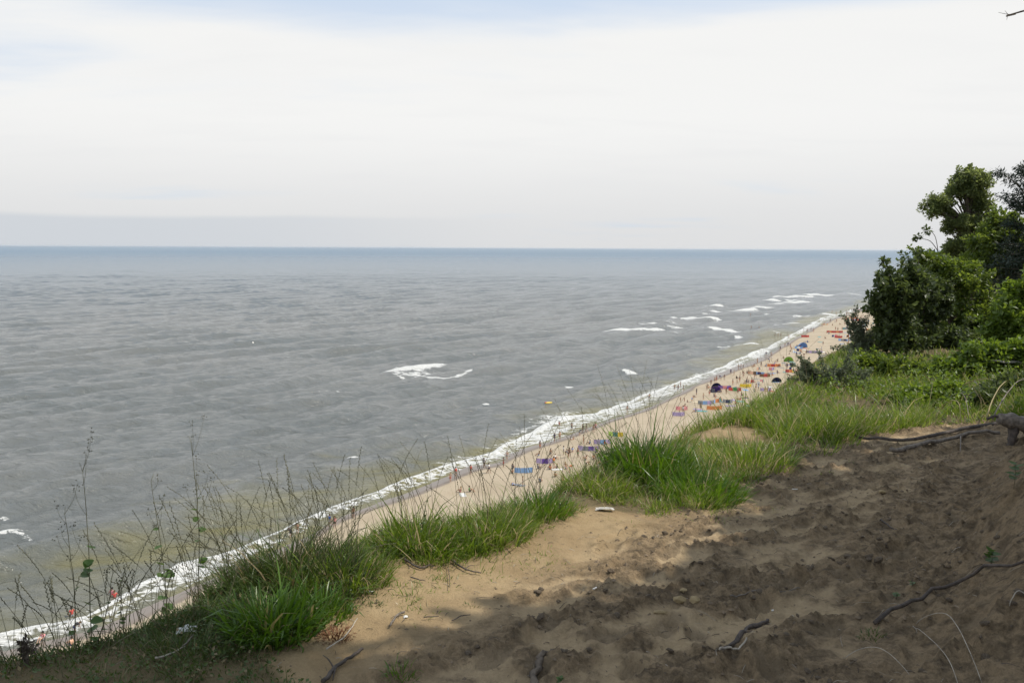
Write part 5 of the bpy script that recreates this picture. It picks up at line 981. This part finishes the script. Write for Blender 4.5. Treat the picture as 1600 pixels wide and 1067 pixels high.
WB = [((818, 739), 0, 4, ['skyblue'], 'pale blue windbreak nearest along the shore'), ((851, 724), -5, 4, ['lilac', 'purple'], 'lilac and purple striped windbreak beside the pale blue one'), ((919, 704), 5, 5, ['lilac', 'grey', 'purple'], 'violet-grey windbreak in a bow before the tall grass clump'),
      ((941, 694), 10, 3, ['lilac', 'skyblue'], 'small blue windbreak right behind the violet-grey one'), ((962, 682), -10, 4, ['lime', 'teal', 'yellow'], 'green and yellow windbreak at the edge of the tall grass clump'), ((1065, 641), 0, 4, ['pink', 'peach'], 'faded pink windbreak above the low green fringe'),
      ((1060, 650), 12, 3, ['lilac'], 'lilac windbreak beside the faded pink one'), ((1116, 640), 0, 5, ['orange'], 'solid orange windbreak behind the low green fringe'), ((1104, 631), 8, 6, ['grey', 'skyblue', 'lilac'], 'grey-blue windbreak around the camp above the orange one'),
      ((1132, 608), 0, 3, ['purple', 'pink'], 'purple and pink windbreak beside the dark violet tent'), ((1148, 611), 0, 4, ['red', 'green', 'red', 'lime'], 'red and green windbreak right of the dark violet tent'), ((1165, 605), 10, 3, ['yellow'], 'yellow windbreak beside the red and green one'),
      ((1179, 585), 0, 4, ['peach', 'brown', 'peach'], 'peach windbreak at the edge of the wet sand'), ((1195, 589), 6, 3, ['brown', 'red'], 'small brown windbreak below the peach one'), ((1209, 573), 0, 5, ['orange', 'red', 'orange'], 'orange-red windbreak casting shade over a family'),
      ((1234, 582), 5, 4, ['red', 'orange', 'yellow'], 'red and orange windbreak with a yellow end near the little shrub'), ((1258, 527), 0, 4, ['red'], 'small red windbreak close to the foam'), ((1304, 520), 5, 9, ['red', 'orange', 'red'], 'long red windbreak on the far sand'),
      ((1310, 528), 8, 5, ['red'], 'red windbreak just below the long red one'), ((1272, 552), 0, 8, ['grey', 'lilac'], 'grey windbreak half hidden by the little shrub'), ((1325, 515), 0, 6, ['teal', 'grey'], 'blue-grey windbreak right of the long red one'),
      ((1330, 548), 0, 5, ['red', 'pink'], 'red windbreak glimpsed low behind the sparse shrub'), ((1360, 517), 0, 5, ['orange', 'yellow'], 'orange and yellow windbreak beside the dark bush'), ((1345, 505), 0, 6, ['skyblue', 'grey'], 'bluish windbreak far along the sand'), ((1333, 498), 0, 6, ['peach', 'orange'], 'faint orange windbreak near where the beach vanishes'),
      ((1288, 508), 4, 5, ['cream', 'peach'], 'cream windbreak on the sand past the little red one'), ((1320, 533), -6, 6, ['skyblue', 'grey', 'navy'], 'dark blue-grey windbreak beneath the red ones'), ((1172, 655), 0, 4, ['grey', 'skyblue'], 'grey-blue windbreak at the very top of the grass fringe'), ((1186, 633), 0, 4, ['grey', 'skyblue'], 'bluish windbreak behind the thin dry tussock')]
for (pp, yw, n, cl_, lab) in WB: windbreak(pp[0], pp[1], yw + random.uniform(-14, 14), max(3, n - 1) if n < 8 else n - 2, cl_, lab, curve=random.uniform(.3, .6) if n < 8 else .12, wscale=random.uniform(.85, 1.05), hscale=.95)
for k in range(85):
    zx = random.choice([(1180, 1250, 545, 600), (1240, 1350, 505, 560), (1290, 1350, 490, 530), (1090, 1200, 590, 630), (1340, 1410, 485, 540)]); px, py = random.uniform(zx[0], zx[1]), random.uniform(zx[2], zx[3]); p = on_beach(px, py); u, v = UV(p.x, p.y)
    if v < float(v_shore(u)) + 7 or v > float(v_shore(u)) + 42: continue
    windbreak(px, py, random.uniform(-40, 60), random.choice([2, 2, 3]), (cw := random.sample(['red', 'orange', 'skyblue', 'white', 'lilac', 'peach', 'grey', 'teal', 'cream', 'pink', 'navy'], 2)), f'small low {cw[0]} and {cw[1]} windbreak ' + ('in the far crowd behind the shrubs' if px > 1290 else 'in the crowd before the little shrub' if px > 1180 else 'near the dark violet tent'), curve=random.uniform(.3, .9), wscale=random.uniform(.8, 1.0), hscale=.9)
# dome tents
def tent(px, py, yaw, cols, label, s_=1.0):
    p = on_beach(px, py); root = empty('beach_tent', (p.x, p.y, p.z), math.radians(yaw)); n = 9; m_ = 7
    A_, B_ = np.meshgrid(np.linspace(0, math.pi, n), np.linspace(0, math.pi / 2 * 1.05, m_), indexing='ij'); V = np.stack([1.15 * np.cos(A_) * s_, (np.sin(B_) * .95 * np.sin(A_) ** .6) * s_, np.cos(B_) * 1.15 * np.sin(A_) * s_ + .02], -1).reshape(-1, 3)
    me = mesh_np('canopy', V, grid(range(n), range(m_)), None, True, M['cloth']); o = link('canopy', me, root); o.color = (*C_[cols[0]], 1); sm_ = o.modifiers.new('thickness', 'SOLIDIFY'); sm_.thickness = .01
    fl = mesh_np('floor_sheet', np.array([(-1.1 * s_, -.5, .02), (1.1 * s_, -.5, .02), (1.1 * s_, .6, .02), (-1.1 * s_, .6, .02)]), np.array([[0, 1, 2, 3]]), None, False, M['cloth']); f2 = link('floor_sheet', fl, root); f2.color = (*C_[cols[1]], 1)
    mb = MB(); mb.tube([(1.16 * s_ * math.cos(a), -.01, 1.17 * s_ * math.sin(a)) for a in np.linspace(0, math.pi, 13)], .015, 5); link('hoop', mb.mesh('hoop', M['pole']), root); tag(root, label, 'tent')
tent(c2(900, 388)[0], c2(900, 388)[1], 0, ['purple', 'navy'], 'dark violet beach tent, most colourful in the middle of the beach', 1.35)
tent(c2(905, 352)[0], c2(905, 352)[1], 8, ['navy', 'purple'], 'navy tent standing close behind the dark violet one', 1.2)
tent(c1(560, 658)[0], c1(560, 658)[1], 20, ['skyblue', 'grey'], 'light blue and white beach tent near the foam', 1.8)
tent(c1(440, 772)[0], c1(440, 772)[1], 0, ['lime', 'green'], 'light green beach tent on the open sand', 1.4)
tent(c1(340, 945)[0], c1(340, 945)[1], 0, ['navy', 'skyblue'], 'small dark blue tent on the sand above the long grass', 1.2)
tent(c1(745, 780)[0], c1(745, 780)[1], 0, ['white', 'white'], 'white tent seen just over the little shrub', 2.4)
tent(1344, 522, 0, ['grey', 'white'], 'grey tent between the sparse shrub and the long red windbreak', 2.0)
# towels
TW = mesh_np('beach_towel', np.array([(a, b_, c0) for c0 in (0, .025) for a, b_ in ((-.45, -.95), (.45, -.95), (.45, .95), (-.45, .95))]), np.array([[3, 2, 1, 0], [4, 5, 6, 7], [0, 1, 5, 4], [1, 2, 6, 5], [2, 3, 7, 6], [3, 0, 4, 7]]), None, False, M['cloth'])
for (px, py, colr, lab) in [(c4(1215, 415)[0], c4(1215, 415)[1], 'white', 'white towel on open sand between two seated bathers'), (812, 758, 'grey', 'greyish towel with things on it below the pale blue windbreak'), (c3(645, 712)[0], c3(645, 712)[1], 'white', 'pale towel under the dark seated figure'), (c2(960, 470)[0], c2(960, 470)[1], 'skyblue', 'light blue towel beside the black-clad seated figure'),
        (c2(1145, 436)[0], c2(1145, 436)[1], 'navy', 'dark towel under the lying sunbather'), (c1(180, 920)[0], c1(180, 920)[1], 'grey', 'grey towel below the small brown windbreak'), (c1(430, 800)[0], c1(430, 800)[1], 'blue', 'blue towel just below the light green tent'), (c1(600, 656)[0], c1(600, 656)[1], 'cream', 'cream towel next to the light blue tent'), (c2(800, 480)[0], c2(800, 480)[1], 'skyblue', 'pale blue towel inside the grey-blue camp'), (c2(580, 575)[0], c2(580, 575)[1], 'lilac', 'lilac towel beside the lilac windbreak')]:
    p = on_beach(px, py); o = link('beach_towel', TW, None, (p.x, p.y, p.z + .03)); o.rotation_euler = (0, 0, random.uniform(0, 3)); o.color = (*C_[colr], 1); tag(o, lab, 'towel', 'towels on the sand')
for k in range(75):
    zx = random.choice([(1235, 1345, 520, 585), (1300, 1350, 500, 560), (1200, 1240, 560, 620), (1080, 1220, 595, 650), (1340, 1400, 490, 540)]); px, py = random.uniform(zx[0], zx[1]), random.uniform(zx[2], zx[3]); p = on_beach(px, py); u, v = UV(p.x, p.y)
    if v < float(v_shore(u)) + 7 or v > float(v_shore(u)) + 40: continue
    o = link('beach_towel', TW, None, (p.x, p.y, p.z + .03)); o.rotation_euler = (0, 0, random.uniform(0, 3)); o.scale = (1.3, 1.2, 1); cl = random.choice(['skyblue', 'white', 'red', 'lilac', 'navy', 'cream', 'grey', 'turquoise']); o.color = (*C_[cl], 1); tag(o, f'small {cl} towel on the crowded sand ' + ('behind the sparse shrub' if px > 1300 else 'near the little shrub'), 'towel', 'towels on the far crowded sand')
# rope line with orange floats laid out past the long red windbreak is left to the windbreaks; inflatable at sea
p = on_plane(857, 629.5, .1); root = empty('inflatable_boat', (p.x, p.y, .08), .5)
root.scale = (.72,) * 3; mb = MB(); T_ = np.linspace(0, 2 * math.pi, 25); mb.tube([(1.25 * math.cos(a), .55 * math.sin(a), .12) for a in T_], .20, 8, cap=False); o = link('hull', mb.mesh('hull', M['plastic']), root); o.color = (*C_['yellow'], 1)
mb = MB(); mb.tube([(-1.5, 0, .2), (-1.1, .0, .24), (-.75, 0, .2)], [.18, .28, .2], 8); o = link('bow', mb.mesh('bow', M['plastic']), root); o.color = (*C_['red'], 1)
tag(root, 'red and yellow inflatable floating alone off the surf', 'inflatable boat')

# ------------------------------------------------------------------ air
hz = mesh_np('haze', np.array([(x, y, z) for z in (-2.0, 46.0) for x, y in ((-62000, -3000), (62000, -3000), (62000, 62000), (-62000, 62000))], float), np.array([[3, 2, 1, 0], [4, 5, 6, 7], [0, 1, 5, 4], [1, 2, 6, 5], [2, 3, 7, 6], [3, 0, 4, 7]]), None, False)
mh = bpy.data.materials.new('haze'); mh.use_nodes = True; q = NT(mh.node_tree); q.N.clear(); o_ = q.new('ShaderNodeOutputMaterial'); pv = q.new('ShaderNodeVolumePrincipled')
pv.inputs['Color'].default_value = (.86, .93, 1.0, 1); pv.inputs['Density'].default_value = 0.00002; pv.inputs['Anisotropy'].default_value = 0.2; q.link(pv.outputs[0], o_.inputs['Volume'])
hz.materials.append(mh); tag(link('haze', hz), 'thin sea haze in the air', 'haze', kind='stuff')
